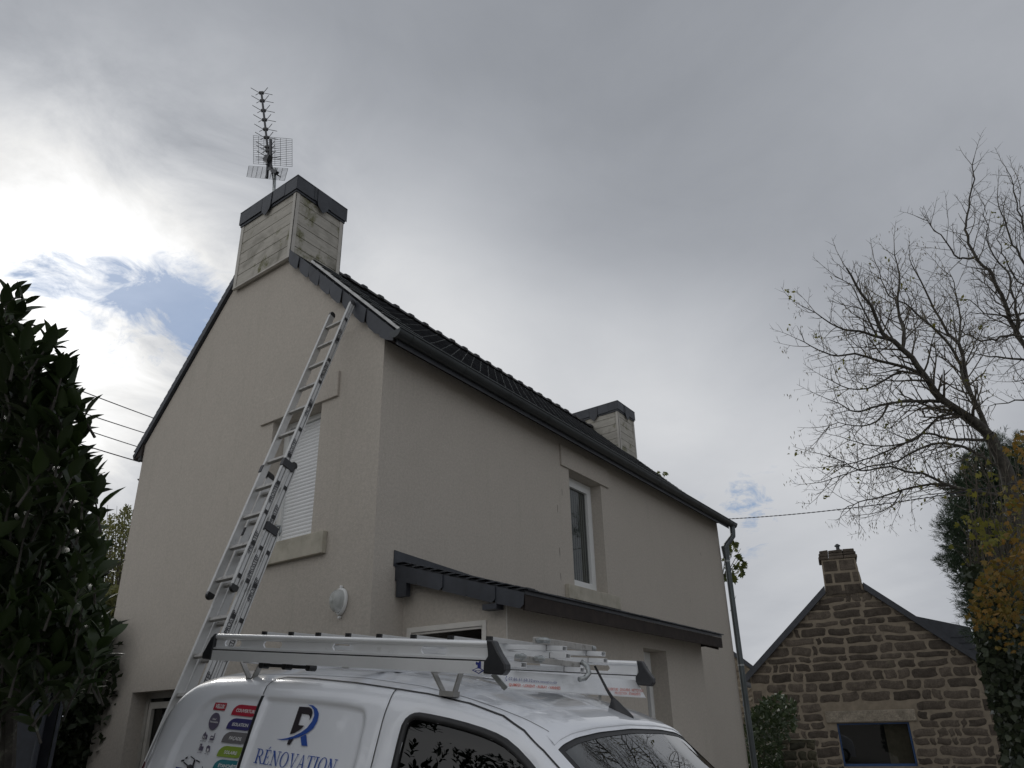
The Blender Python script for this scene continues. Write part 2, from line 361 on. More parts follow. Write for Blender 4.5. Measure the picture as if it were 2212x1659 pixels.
wall_panel(wb, lambda s, z: H(s, 0, z), 0, L, -1.2, lambda s: EV, [FW1], Vector((0, .22, 0)))
wall_panel(wb, lambda s, z: H(L, s, z), 0, WD, -1.2, walltop, [], Vector((0, 0, 0)), (RY,))
wall_panel(wb, lambda s, z: H(s, WD, z), 0, L, -1.2, lambda s: 5.17, [], Vector((0, 0, 0)))
wb.build('wall', M['stucco'], house, fix=False)
# slim light arris at the front corner
# dark core so openings are not see-through
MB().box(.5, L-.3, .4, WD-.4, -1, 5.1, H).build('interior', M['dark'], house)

def lintel_frame(name, P, out, s0, s1, z0, z1, t, mat):
    mb = MB(); mb.prism([P(s0, z0), P(s1, z0), P(s1, z1), P(s0, z1)], out*t); return mb.build(name, mat, house, bevel=.006)
PG = lambda s, z: H(0, s, z); PF = lambda s, z: H(s, 0, z); FN = Vector((0, -1, 0))
lintel_frame('lintel', PG, GN, .65, 1.965, 4.757, 5.04, .028, M['stucco'])
lintel_frame('lintel', PF, FN, 3.443, 4.825, 4.772, 5.06, .028, M['stucco'])
lintel_frame('window_sill', PG, GN, .663, 1.985, 3.16, 3.372, .055, M['sill'])
mb = MB(); mb.prism([H(3.42, 0, 3.06), H(4.86, 0, 3.06), H(4.86, 0, 3.232), H(3.42, 0, 3.232)], FN*.06); mb.build('window_sill', M['sill'], house, bevel=.006)

# shutter window in the gable
d = -.16
wn = MB(); wn.prism([PG(GW1[0], GW1[2])+GN*-.215, PG(GW1[1], GW1[2])+GN*-.215, PG(GW1[1], GW1[3])+GN*-.215, PG(GW1[0], GW1[3])+GN*-.215], GN*.02)
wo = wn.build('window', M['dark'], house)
fr = MB()
for a, b, c, e in ((.915, .945, 3.37, 4.755), (1.66, 1.745, 3.37, 4.755), (.945, 1.66, 4.70, 4.755)):
    fr.prism([PG(a, c)+GN*d, PG(b, c)+GN*d, PG(b, e)+GN*d, PG(a, e)+GN*d], GN*-.045)
fr.build('frame', M['pvc'], wo)
sh = MB(); z = 3.372; nsl = 34; hgt = (4.70-3.372)/nsl
for i in range(nsl):
    prof = [(0, .0), (.006, .35), (.007, .6), (.003, .93), (-.004, 1.0)]
    rows = [[PG(s, z+hgt*(i+t))+GN*(d-.035+o) for s in (.946, 1.66)] for o, t in prof]
    sh.grid(rows)
sh.build('roller_shutter', M['shutter'], wo, fix=False)

# lower gable window
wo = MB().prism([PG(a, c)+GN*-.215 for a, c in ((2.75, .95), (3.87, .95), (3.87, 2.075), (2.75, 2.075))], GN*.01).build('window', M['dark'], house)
fr = MB(); d = -.17
for a, b, c, e, o in ((3.80, 3.87, .95, 2.075, 0), (2.75, 2.82, .95, 2.075, 0), (2.82, 3.80, 2.01, 2.075, 0), (3.69, 3.755, 1.02, 1.97, .014), (2.82, 3.69, 1.905, 1.97, .014)):
    fr.prism([PG(a, c)+GN*(d+o), PG(b, c)+GN*(d+o), PG(b, e)+GN*(d+o), PG(a, e)+GN*(d+o)], GN*-.04)
fr.build('frame', M['trim'], wo)  # white PVC frame; the shade of its deep reveal is put into the grey
MB().quad(*[PG(a, c)+GN*-.19 for a, c in ((2.8, 1.0), (3.8, 1.0), (3.8, 2.02), (2.8, 2.02))]).build('pane', M['pane'], wo, fix=False)
MB().prism([PG(a, c) for a, c in ((2.66, .80), (3.96, .80), (3.96, .945), (2.66, .945))], GN*.05).build('window_sill', M['sill'], house)

# tall casement in the front wall
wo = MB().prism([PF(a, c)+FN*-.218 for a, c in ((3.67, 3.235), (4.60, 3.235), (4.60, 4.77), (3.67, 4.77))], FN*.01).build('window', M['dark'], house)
fr = MB(); d = -.165
def frp(mb, P, N, a, b, c, e, dd, t): mb.prism([P(a, c)+N*dd, P(b, c)+N*dd, P(b, e)+N*dd, P(a, e)+N*dd], N*-t)
for a, b, c, e, o in ((3.67, 3.725, 3.24, 4.765, 0), (4.545, 4.598, 3.24, 4.765, 0), (3.725, 4.545, 4.70, 4.765, 0), (3.725, 4.545, 3.24, 3.30, 0),
                      (3.725, 3.795, 3.30, 4.70, .018), (4.44, 4.535, 3.30, 4.70, .018), (3.795, 4.44, 4.63, 4.70, .018), (3.795, 4.44, 3.30, 3.37, .018)):
    frp(fr, PF, FN, a, b, c, e, d+o, .05)
fr.build('frame', M['pvc'], wo)
frp(q := MB(), PF, FN, 4.535, 4.546, 3.30, 4.70, d+.006, .02); q.build('seal', M['black'], wo)
MB().quad(*[PF(a, c)+FN*-.185 for a, c in ((3.73, 3.3), (4.54, 3.3), (4.54, 4.7), (3.73, 4.7))]).build('pane', M['pane'], wo, fix=False)
cur = MB(); cur.grid([[PF(3.80+.66*t, z)+FN*(-.205+.006*math.sin(t*70)) for t in np.linspace(0, 1, 50)] for z in (3.3, 4.7)]); cur.build('curtain', M['liner'], wo, fix=False)

# ---- roof
roof = MB()
SL = (RZ-EV)/RY; OV = .20
def rf(x, y, up=0.): return H(x, y, EV+.135+SL*y+up)
ydz = (5.17-RZ)/(WD-RY)
def rb(x, y, up=0.): return H(x, y, RZ+.135+ydz*(y-RY)+up)
roof.add([rf(-.03, -.22), rf(L+.05, -.22), rf(L+.05, RY), rf(-.03, RY), rf(-.03, -.22, -.09), rf(L+.05, -.22, -.09), rf(L+.05, RY, -.13), rf(-.03, RY, -.13)],
         [(0, 1, 2, 3), (4, 7, 6, 5), (0, 4, 5, 1), (1, 5, 6, 2), (0, 3, 7, 4)])
roof.add([rb(-.03, RY), rb(L+.05, RY), rb(L+.05, WD+.20), rb(-.03, WD+.20), rb(-.03, RY, -.13), rb(L+.05, RY, -.13), rb(L+.05, WD+.20, -.09), rb(-.03, WD+.20, -.09)],
         [(0, 1, 2, 3), (4, 7, 6, 5), (2, 6, 7, 3), (1, 5, 6, 2), (0, 3, 7, 4)])
ro = roof.build('roof', M['slate'], house)
sl = MB(); hk = MB(); sd = Vector((0, 1, SL)).normalized(); nrm = Vector((0, -SL, 1)).normalized()
total = math.hypot(RY+.22, SL*(RY+.22)); ex = .105; rows = int(total/ex); swd = .205
sdh = (H(0, 1, SL)-H(0, 0, 0)).normalized(); nh = Vector((1, 0, 0)).cross(sdh).normalized()
for r in range(rows):
    s0 = r*ex; off = (r % 2)*.5*swd
    for c in range(int((L+.1)/swd)+1):
        x0 = -.045+c*swd-off; x1 = min(x0+swd-.004, L+.06); x0 = max(x0, -.045)
        if x1-x0 < .03: continue
        b = rf(x0, -.235)+sdh*s0; t = .0055+random.random()*.003; ln = min(ex*1.5, total-s0+.02)
        jj = random.uniform(-.004, .004)
        p = b+nh*(.012)+sdh*jj
        sl.add([p, p+Vector((x1-x0, 0, 0)), p+Vector((x1-x0, 0, 0))+sdh*ln-nh*.012, p+sdh*ln-nh*.012, p+nh*t, p+Vector((x1-x0, 0, 0))+nh*t],
               [(4, 5, 2, 3), (0, 1, 5, 4), (0, 4, 3), (1, 2, 5), (0, 3, 2, 1)])
        if .02 < x1-x0:
            h = p+Vector(((x1-x0)/2, 0, 0))+nh*(t+.001)
            hk.obox(h-sdh*.006, (.004, 0, 0), sdh*.013, nh*.003)
sl.build('slate_courses', M['slate'], ro, fix=False); hk.build('slate_hooks', M['galv'], ro, fix=False)
# rear slope courses
sb = MB(); bs = (H(0, 1, ydz)-H(0, 0, 0)).normalized(); bn = bs.cross(Vector((1, 0, 0))).normalized(); bn = bn if bn.z > 0 else -bn
tb = (rb(0, WD+.22)-rb(0, RY)).length
for r in range(int(tb/ex)):
    p = rb(-.045, RY)+bs*(r*ex)+bn*.004; sb.add([p, p+Vector((L+.1, 0, 0)), p+Vector((L+.1, 0, 0))+bs*ex+bn*.01, p+bs*ex+bn*.01, p+Vector((L+.1, 0, 0))+bs*ex, p+bs*ex], [(0, 1, 2, 3), (3, 2, 4, 5)])
sb.build('rear_slate_courses', M['slate'], ro, fix=False)
# ridge: half-round tiles with collars
rg = MB(); step = .356
for i in range(int((L-.1)/step)+1):
    x0 = .0+i*step; x1 = min(x0+step+.03, L+.06)
    if x1-x0 < .05: continue
    if i*step < .74 or (8.9 < x0 < 9.75): pass
    def ring(x, r, zc_): return [H(x, RY+r*1.25*math.cos(t), zc_+r*.95*math.sin(t)) for t in np.linspace(math.pi*1.02, -.02*math.pi, 11)]
    zc_ = RZ+.105
    rg.grid([ring(x0, .075, zc_), ring(x0, .098, zc_), ring(x0+.06, .100, zc_), ring(x0+.065, .083, zc_), ring(x1-.02, .074, zc_), ring(x1-.02, .03, zc_)])
rg.build('ridge_tiles', M['ridge'], ro, smooth=True, auto=35, fix=False)
# verge slates hung on the gable edge (front slope, towards the street)
vg = MB(); n = 9; yv0, yv1 = -.20, 1.70; ln = (yv1-yv0)/n
for i in range(n):
    a = yv0+i*ln; b = a+ln*1.06; o = GN*(.05+.010*((i % 2) == 0)+.004*(i % 3)); 
    def lo(y): return walltop(max(y, -.02)) - (.015 if y > 0 else .0) if y > -.02 else EV+.93*y+.06
    lf = lambda y, dz: H(0, y, EV+.925*y+dz)+o
    p = [lf(a+.024, .005), lf(a+.07, -.018), lf(b-.05, -.012), lf(b-.012, .02), lf(b-.004, .182), lf(a+.004, .182)]
    if i == 0: p = [lf(a+.01, .06), lf(a+.10, .015), lf(b-.03, -.012), lf(b+.012, .02), lf(b+.012, .182), lf(a-.02, .182)]
    vg.prism(p, GN*.007)
vg.build('verge_slate', M['slate_clean'], ro)
fb = MB(); fb.prism([H(0, -.19, EV-.13)+GN*.002, H(0, 1.75, EV+.925*1.75+.02)+GN*.002, H(0, 1.75, EV+.925*1.75+.17)+GN*.002, H(0, -.19, EV-.02)+GN*.002], GN*.045)
fb.build('bargeboard', M['darkwood'], ro)
# left verge, seen edge-on
vl = MB(); vl.prism([H(0, 2.88, walltop(2.88)+.02)+GN*.0, H(0, WD+.16, 5.17+ydz*.16+.02), H(0, WD+.16, 5.17+ydz*.16+.14), H(0, 2.88, walltop(2.88)+.14)], GN*.045)
vl.build('left_verge', M['slate_clean'], ro)
eb = MB(); eb.prism([H(-.03, WD, 5.02), H(-.03, WD+.20, 5.00), H(-.03, WD+.24, 5.07), H(-.03, WD+.0, 5.24)], Vector((L, 0, 0)))
eb.build('rear_eaves', M['darkwood'], ro)
sf = MB(); sf.prism([H(0.0, -.004, 5.185), H(0, -.16, 5.185), H(0, -.17, 5.20), H(0, -.004, 5.33)], Vector((L+.04, 0, 0)))
sf.build('soffit', M['darkwood'], ro)
# gutter
gt = MB(); R_ = .075; gy, gzz = -.245, 5.165
def gring(x, r): return [H(x, gy+r*math.cos(t), gzz+r*math.sin(t)) for t in np.linspace(0, -math.pi, 13)]
gt.grid([gring(-.10, R_), gring(L+.30, R_)]); gt.grid([gring(-.10, R_-.006), gring(L+.30, R_-.006)])
for x in (-.10, L+.295): gt.prism(gring(x, R_+.002), (.005, 0, 0))
gt.tube([H(-.11, gy-R_, gzz+.004), H(L+.30, gy-R_, gzz+.004)], .010, 8)
gto = gt.build('gutter', M['zinc'], house, smooth=True, auto=40, fix=False)
x = .10
while x < L+.2:
    q = MB(); q.grid([gring(x, R_+.004), gring(x+.028, R_+.004)]); q.build('gutter_bracket', M['zinc'], gto, smooth=True, fix=False); x += .87
# downpipe with swan neck at the far corner
dp = MB(); X = L+.18
dp.tube([H(X, gy, gzz-.06), H(X, gy, gzz-.14), H(X, gy+.01, gzz-.24), H(X-.05, gy+.08, gzz-.34), H(X-.13, gy+.13, gzz-.42), H(X-.14, gy+.15, gzz-.5), H(X-.14, gy+.15, -1)], .052, 14)
dp.tube([H(X-.14, gy+.15, 4.72), H(X-.14, gy+.15, 4.50)], [.078, .060], 14)
dpo = dp.build('downpipe', M['pipe'], house, smooth=True, auto=50)
for z in (4.42, 2.55, .8):
    MB().tube([H(X-.14, gy+.15, z), H(X-.14, gy+.15, z+.03)], .058, 14).build('pipe_clip', M['galv'], dpo, smooth=True, auto=50)

# chimneys
def chimney(x0, name='chimney', front=True):
    y0, y1, zt = 1.72, 2.89, 7.87; x1 = x0+.80; zb = 6.88
    cb = MB(); cb.box(x0+.012, x1-.012, y0+.012, y1-.012, zb+.01, zt, H); cb.box(x0+.03, x1-.03, y0+.03, y1-.03, zb-.5, zb+.02, H) if x0 > 1 else None
    co = cb.build(name, M['clad'], house)
    ph = .1655; k = 0; z = zt-.10
    bd = MB()
    levels = [zb]
    while levels[-1]+ph < zt: levels.append(levels[-1]+ph)
    levels.append(zt)
    for a, b in zip(levels, levels[1:]):
        g = .007
        for (q0, q1, q2, q3, nn) in ((x0, y0+.05, x0, y1-.05, GN), (x1, y0+.05, x1, y1-.05, -GN)):
            bd.prism([H(q0, q1, a+g), H(q2, q3, a+g), H(q2, q3, b), H(q0, q1, b)], -nn*.014)
        for yy, nn in ((y0, Vector((0, 1, 0))), (y1, Vector((0, -1, 0)))):
            lo = a+g if x0 < 1 or yy > 2 else a+g
            bd.prism([H(x0+.05, yy, lo), H(x1-.05, yy, lo), H(x1-.05, yy, b), H(x0+.05, yy, b)], nn*.014)
            if a == zb:
                for m_ in range(4): pass
    if True:   # cladding runs down to the slates on the slope sides
        for yy, nn in ((y0, Vector((0, 1, 0))), (y1, Vector((0, -1, 0)))):
            bd.prism([H(x0+.01, yy, zb-.32), H(x1-.01, yy, zb-.32), H(x1-.01, yy, zb), H(x0+.01, yy, zb)], nn*.012) if x0 > -.01 and x0 > 1 else None
    bd.build('cladding_boards', M['clad'], co, bevel=.003)
    w = .052; t = .009
    for (xx, sx) in ((x0, 1), (x1, -1)):
        for (yy, sy) in ((y0, 1), (y1, -1)):
            tr = MB()
            for (ax, ay, bx, by) in ((xx-sx*t, yy-sy*t, xx+sx*w, yy-sy*.0005), (xx-sx*t, yy-sy*t, xx-sx*.0005, yy+sy*w)):
                tr.box(min(ax, bx), max(ax, bx), min(ay, by), max(ay, by), zb-(.0 if sx > 0 or x0 > 1 else .0)-(.3 if x0 > 1 else 0), zt, H)
            tr.build('corner_trim', M['trim'], co)
    if x0 < 1: MB().box(x0-.012, x0+.03, y0-.01, y1+.01, zb-.022, zb-.001, H).build('base_trim', M['trim'], co)
    cp = MB(); cp.box(x0-.038, x1+.038, y0-.038, y1+.038, 8.045, 8.056, H)
    cp.box(x0-.02, x1+.02, y0-.02, y1+.02, zt-.05, 8.045, H)
    # hanging slate curtain with a pointed slate in the middle of each side
    for (pa, pb, nn) in ((H(x0-.028, y0-.03, 0), H(x0-.028, y1+.03, 0), GN), (H(x0-.03, y0-.028, 0), H(x1+.03, y0-.028, 0), Vector((0, -1, 0))), (H(x1+.028, y0-.03, 0), H(x1+.028, y1+.03, 0), -GN), (H(x0-.03, y1+.028, 0), H(x1+.03, y1+.028, 0), Vector((0, 1, 0)))):
        dv = pb-pa; Ln = dv.length; e = dv/Ln; nsl = 5 if Ln > 1 else 3
        for i in range(nsl):
            a, b = i/nsl*Ln, (i+1)/nsl*Ln+.01; dz = random.uniform(-.006, .008); o = nn*(.004*(i % 2))
            if i == nsl//2:
                cp.prism([pa+e*s+Vector((0, 0, z))+o for s, z in [(a, 7.855), (b, 7.855), (b, 8.044), (a, 8.044)]], nn*.006)
                o = nn*.012; c_ = (a+b)/2; p = [(c_-.095, 7.85), (c_-.08, 7.80), (c_, 7.725), (c_+.08, 7.80), (c_+.095, 7.85), (c_+.10, 8.044), (c_-.10, 8.044)]
            else: p = [(a, 7.855+dz), (b, 7.855+dz), (b, 8.044), (a, 8.044)]
            cp.prism([pa+e*s+Vector((0, 0, z))+o for s, z in p], nn*.006)
    cp.build('slate_cap', M['slate_clean'], co)
    return co
chimney(-.06); chimney(9.02)

# ---- porch (lean-to) on the front wall
LX0, LX1, LD = .423, 4.90, 1.107
def PR(x, y): return 3.03+.285*y            # y negative outwards: roof top surface
pw = MB()
Pg = lambda s, z: Vector((LX0, -s, z))
wall_panel(pw, Pg, 0, LD, -1.2, lambda s: PR(0, -s)-.10, [(.06, .915, -.9, 2.46)], Vector((.10, 0, 0)))
Pf = lambda s, z: Vector((s, -LD, z))
wall_panel(pw, Pf, LX0, LX1, -1.2, lambda s: PR(0, -LD)-.10, [(3.11, 3.74, .2, 2.395)], Vector((0, .28, 0)))
wall_panel(pw, lambda s, z: Vector((LX1, -s, z)), 0, LD, -1.2, lambda s: PR(0, -s)-.10, [], Vector((0, 0, 0)))
pwo = pw.build('porch_wall', M['stucco'], house, fix=False)
MB().box(LX0+.006, LX0+.014, -LD-.006, -LD+.012, -1, 2.58).build('corner_bead', M['white'], pwo)
MB().box(LX0+1.2, LX1-.1, -LD+.5, -.02, -1, 2.5).build('porch_interior', M['dark'], pwo)
prf = MB(); ye, x0, x1 = -LD-.26, LX0-.10, LX1+.08
prf.add([Vector((x0, .0, PR(0, 0))), Vector((x1, 0, PR(0, 0))), Vector((x1, ye, PR(0, ye))), Vector((x0, ye, PR(0, ye))), Vector((x0, 0, PR(0, 0)-.03)), Vector((x1, 0, PR(0, 0)-.03)), Vector((x1, ye, PR(0, ye)-.03)), Vector((x0, ye, PR(0, ye)-.03))],
        [(0, 3, 2, 1), (4, 5, 6, 7), (0, 1, 5, 4), (3, 7, 6, 2), (0, 4, 7, 3), (1, 2, 6, 5)])
# slate tails along the eave and wire clips up the verge
for i in range(30):
    xa = x0+i*(x1-x0)/30; prf.box(xa+.002, xa+(x1-x0)/30-.002, ye-.025-random.random()*.008, ye+.12, PR(0, ye)+.002, PR(0, ye)+.009+random.random()*.006)
for i in range(14):
    yy = -i*.1; prf.box(x0-.03-random.random()*.006, x0+.1, yy-.10, yy, PR(0, yy)-.012+random.random()*.004, PR(0, yy)-.004+random.random()*.004)
pro = prf.build('porch_roof', M['slate'], house)
pv = MB(); npan = 5
for i in range(npan):
    a = .0+i*(-ye)/npan; b = a+(-ye)/npan*1.03; o = -.032-.012*(i % 2)
    lf = lambda s, dz: Vector((x0+o, -s, PR(0, -s)+dz))
    p = [lf(a, -.155), lf(b-.035, -.157), lf(b, -.12), lf(b, -.018), lf(a, -.018)]
    if i == 0: p = [lf(a-.0, -.16), lf(b-.035, -.157), lf(b, -.12), lf(b, -.018), lf(a, -.018)]
    if i == npan-1: p = [lf(a, -.155), lf(b-.045, -.150), lf(b-.012, -.115), lf(b, -.018), lf(a, -.018)]
    pv.prism(p, (.006, 0, 0))
pv.build('verge_slate', M['slate_clean'], pro)
fl = MB(); fl.prism([Vector((x0-.06, -.003, 2.99)), Vector((x1, -.003, 2.99)), Vector((x1, -.003, 3.04)), Vector((x0+1.5, -.003, 3.05)), Vector((x0-.06, -.003, 3.135))], (0, -.008, 0))
fl.build('flashing', M['slate_clean'], pro)
fs = MB(); fs.box(x0+.0, x1, ye+.004, ye+.028, PR(0, ye)-.150, PR(0, ye)-.032)
fs.box(x1-.03, x1, ye+.03, 0, PR(0, ye)-.12, PR(0, ye)-.035)
pr_ = [(x1-.03, ye+.02), (x1, -.0)]
fs.prism([Vector((x0-.02, 0, PR(0, 0)-.03)), Vector((x0-.02, ye+.03, PR(0, ye)-.03)), Vector((x0-.02, ye+.03, PR(0, ye)-.14)), Vector((x0-.02, 0, PR(0, 0)-.15))], (.02, 0, 0))
fs.prism([Vector((x1-.025, 0, PR(0, 0)-.035)), Vector((x1-.025, ye+.03, PR(0, ye)-.035)), Vector((x1-.025, ye+.06, PR(0, ye)-.17)), Vector((x1-.025, 0, PR(0, 0)-.17))], (.02, 0, 0))
# soffit boarding
fs.add([Vector((x0, 0.0, PR(0, 0)-.07)), Vector((x1-.03, 0, PR(0, 0)-.07)), Vector((x1-.03, ye+.02, PR(0, ye)-.07)), Vector((x0, ye+.02, PR(0, ye)-.07))], [(0, 1, 2, 3)])
fs.build('fascia', M['darkwood'], pro, fix=False)
xr = x0+.35
while xr < x1-.1:
    MB().prism([Vector((xr, ye+.03, PR(0, ye)-.12)), Vector((xr, -LD+.01, PR(0, -LD)-.12)), Vector((xr, -LD+.01, PR(0, -LD)-.072)), Vector((xr, ye+.03, PR(0, ye)-.072))], (.035, 0, 0)).build('rafter_tail', M['wood'] if False else M['darkwood'], pro); xr += .5
MB().box(x0-.030, x0+.03, -.135, -.02, 2.718, 2.86).build('purlin_end', M['slate_clean'], pro)
MB().box(x0-.035, x0+.07, -LD+.0, -LD+.14, PR(0, -LD)-.195, PR(0, -LD)-.15).build('purlin_end', M['slate_clean'], pro)
# porch door: white frame, boarded leaf ajar
dfm = MB()
for a, b, c, e in ((.058, .109, -.9, 2.46), (.875, .917, -.9, 2.46), (.109, .875, 2.415, 2.46)):
    dfm.prism([Pg(a, c), Pg(b, c), Pg(b, e), Pg(a, e)], (-.014, 0, 0))
for a, b, c, e in ((.109, .128, -.9, 2.415), (.862, .875, -.9, 2.415), (.128, .862, 2.395, 2.415)):
    dfm.prism([Pg(a, c), Pg(b, c), Pg(b, e), Pg(a, e)], (.03, 0, 0))
do = dfm.build('porch_door', M['white'], house, bevel=.003)
lf = MB(); hx, hy = LX0+.10, -.862; dirv = Vector((.82, .38, 0)).normalized()
lf.obox((hx, hy, -.85), dirv*.73, Vector((-dirv.y, dirv.x, 0))*.035, (0, 0, 3.2))
for i in range(8): lf.obox(Vector((hx, hy, -.85))+dirv*(.09*i+.01)+Vector((dirv.y, -dirv.x, 0))*.004, dirv*.08, Vector((-dirv.y, dirv.x, 0))*.004, (0, 0, 3.2))
lf.build('leaf', M['wood'], do)
# porch window
wo = MB().prism([Pf(a, c)+Vector((0, .275, 0)) for a, c in ((3.11, .2), (3.74, .2), (3.74, 2.395), (3.11, 2.395))], (0, -.01, 0)).build('window', M['dark'], house)
fr = MB(); dd = -.20
for a, b, c, e, o in ((3.112, 3.17, .2, 2.39, 0), (3.68, 3.738, .2, 2.39, 0), (3.17, 3.68, 2.31, 2.39, 0), (3.17, 3.23, .3, 2.31, .015), (3.61, 3.675, .3, 2.31, .015), (3.23, 3.61, 2.24, 2.31, .015)):
    frp(fr, Pf, FN, a, b, c, e, dd+o, .05)
fr.build('frame', M['pvc'], wo)
MB().quad(*[Pf(a, c)+Vector((0, .22, 0)) for a, c in ((3.17, .3), (3.67, .3), (3.67, 2.3), (3.17, 2.3))]).build('pane', M['pane'], wo, fix=False)

# small drip stains / nail scars on the front wall are real rust-dark slits
# ================================================================ wall lamp
lamp = empty('wall_lamp', 'white oval bulkhead lamp with ribbed glass on the gable wall above the van', 'lamp', H(0, .385, 2.69)+GN*.01)
def lp(a, b, o): return G*a+Vector((0, 0, b))+GN*o
def egg(k, o, n=36, fl=0):
    out = []
    for i in range(n):
        t = 2*math.pi*i/n; w = .083*(1+.18*math.sin(t)); out.append(lp(w*k*math.cos(t), .118*k*math.sin(t), o))
    return out
bs_ = MB(); bs_.grid([egg(1.0, 0), egg(1.0, .018), egg(.93, .026), egg(.80, .026)], close=True); bs_.prism(egg(.99, -.004), GN*.006)
bs_.tube([lp(0, -.135, .0), lp(0, -.135, .02)], .012, 10); bs_.tube([lp(0, .128, .0), lp(0, .128, .02)], .012, 10)
bs_.build('base', M['pvc'], lamp, smooth=True, auto=40)
gl = MB(); rowsg = []
for k, o in ((.86, .022), (.85, .045), (.80, .068), (.68, .088), (.48, .10), (.2, .105)):
    rw = egg(k, o, 72); rowsg.append([p+GN*(.0016*(i % 2)) for i, p in enumerate(rw)])
gl.grid(rowsg, close=True); gl.prism(egg(.2, .104), GN*.002)
gl.build('glass_cover', M['lampglass'], lamp, smooth=True, fix=False)
MB().tube([lp(0, -.05, .03), lp(0, -.01, .05), lp(0, .04, .05), lp(0, .06, .04)], [.014, .03, .028, .008], 14).build('bulb', M['inkwhite'], lamp, smooth=True)
MB().grid([egg(.84, .026), egg(.3, .022), egg(.02, .021)], close=True).build('reflector', M['alu_white'], lamp, smooth=True)

# ================================================================ TV antenna
mast_x = .30
def cp_(q, yy=None): # point on the plane through the mast facing the camera
    return hit(c3(*q), H(mast_x, 2.60, 8.2), GN)
ant = empty('tv_antenna', 'rooftop television aerial with long element boom and two mesh reflectors above the near chimney', 'antenna', cp_((430, 830)))
ao = ant.location.copy()
def A(q, o=0.): return cp_(q)-ao+GN*o
MB().tube([A((428, 850)), A((432, 740)), A((437, 655))], .024, 12).build('mast', M['galv'], ant, smooth=True, auto=50)
bt = A((392, 570)); tp = A((342, 125))
AX = Vector((CR.x, CR.y, 0)).normalized(); boom = MB(); bdir = GN*.0
tpp = tp+bdir*.9; btp = bt+bdir*.1
boom.tube([btp, tpp], .017, 6); boom.bar(A((397, 600), .02), A((388, 725), .02), .03, .03)
boom.build('boom', M['plastic'], ant)
for (x, y) in ((342, 128), (349, 187), (357, 258), (367, 324), (376, 390), (380, 446), (388, 510), (392, 535), (394, 572)):
    f = (y-128)/(572-128); c = tpp.lerp(btp, f)
    el = MB(); el.bar(c-AX*.035, c+AX*.035, .04, .035)
    for sgn in (1, -1):
        for up in (.055, -.004):
            el.tube([c+AX*sgn*.03, c+AX*sgn*.135+Vector((0, 0, up*1.3))+GN*(.05 if up > 0 else -.05)], .0055, 4)
    el.build('element', M['plastic'], ant)
el = MB()
for sgn in (1, -1):
    for up in (.03, -.03): el.tube([btp+Vector((0, 0, -.03)), btp+AX*sgn*.19+Vector((0, 0, -.03+up))], .004, 4)
el.build('dipole', M['plastic'], ant)
MB().bar(A((385, 592), .03)-G*0, A((412, 592), .03), .07, .10).build('junction_box', M['plastic'], ant)
def mesh_ref(q00, q10, q11, q01, nu, nv, o):
    g_ = MB(); a, b, c, d_ = [A(q, o) for q in (q00, q10, q11, q01)]
    for i in range(nu+1):
        t = i/nu; g_.tube([a.lerp(b, t), d_.lerp(c, t)], .0036, 4)
    for j in range(nv+1):
        t = j/nv; g_.tube([a.lerp(d_, t), b.lerp(c, t)], .0030, 4)
    return g_
mesh_ref((270, 413), (540, 437), (540, 630), (270, 610), 7, 15, -.04).build('mesh_reflector', M['zinc'], ant)
mesh_ref((262, 640), (535, 658), (512, 742), (247, 715), 8, 10, .02).build('mesh_reflector', M['zinc'], ant)
br = MB(); br.bar(A((406, 450), .0), A((408, 600), .0), .03, .03); br.bar(A((400, 600)), A((425, 700)), .03, .03); br.bar(A((405, 660), .02), A((460, 690), .02), .045, .05); br.tube([A((415, 600)), A((425, 680), .03), A((443, 790), .03)], .006, 5)
for q in ((430, 660), (455, 700), (395, 635)): br.tube([A(q, -.05), A(q, .06)], .008, 6)
br.build('bracket', M['plastic'], ant)

# fine dark cracks and rust runs in the render of the front wall
for (px, py, ln) in ((80, 780, .10), (50, 890, .12), (65, 1180, .14), (72, 1340, .10), (930, 1500, .05), (1000, 1190, .07), (915, 972, .03)):
    p = hit(d2(px, py), (0, -.0015, 0), (0, 1, 0)); q = MB(); q.add([p+Vector((-.004, 0, ln/2)), p+Vector((.003, 0, ln*.45)), p+Vector((.006, 0, 0)), p+Vector((.002, 0, -ln/2)), p+Vector((-.003, 0, -.01))], [(0, 1, 2, 3, 4)]); q.build('wall_crack', M['darkwood'], house, fix=False)

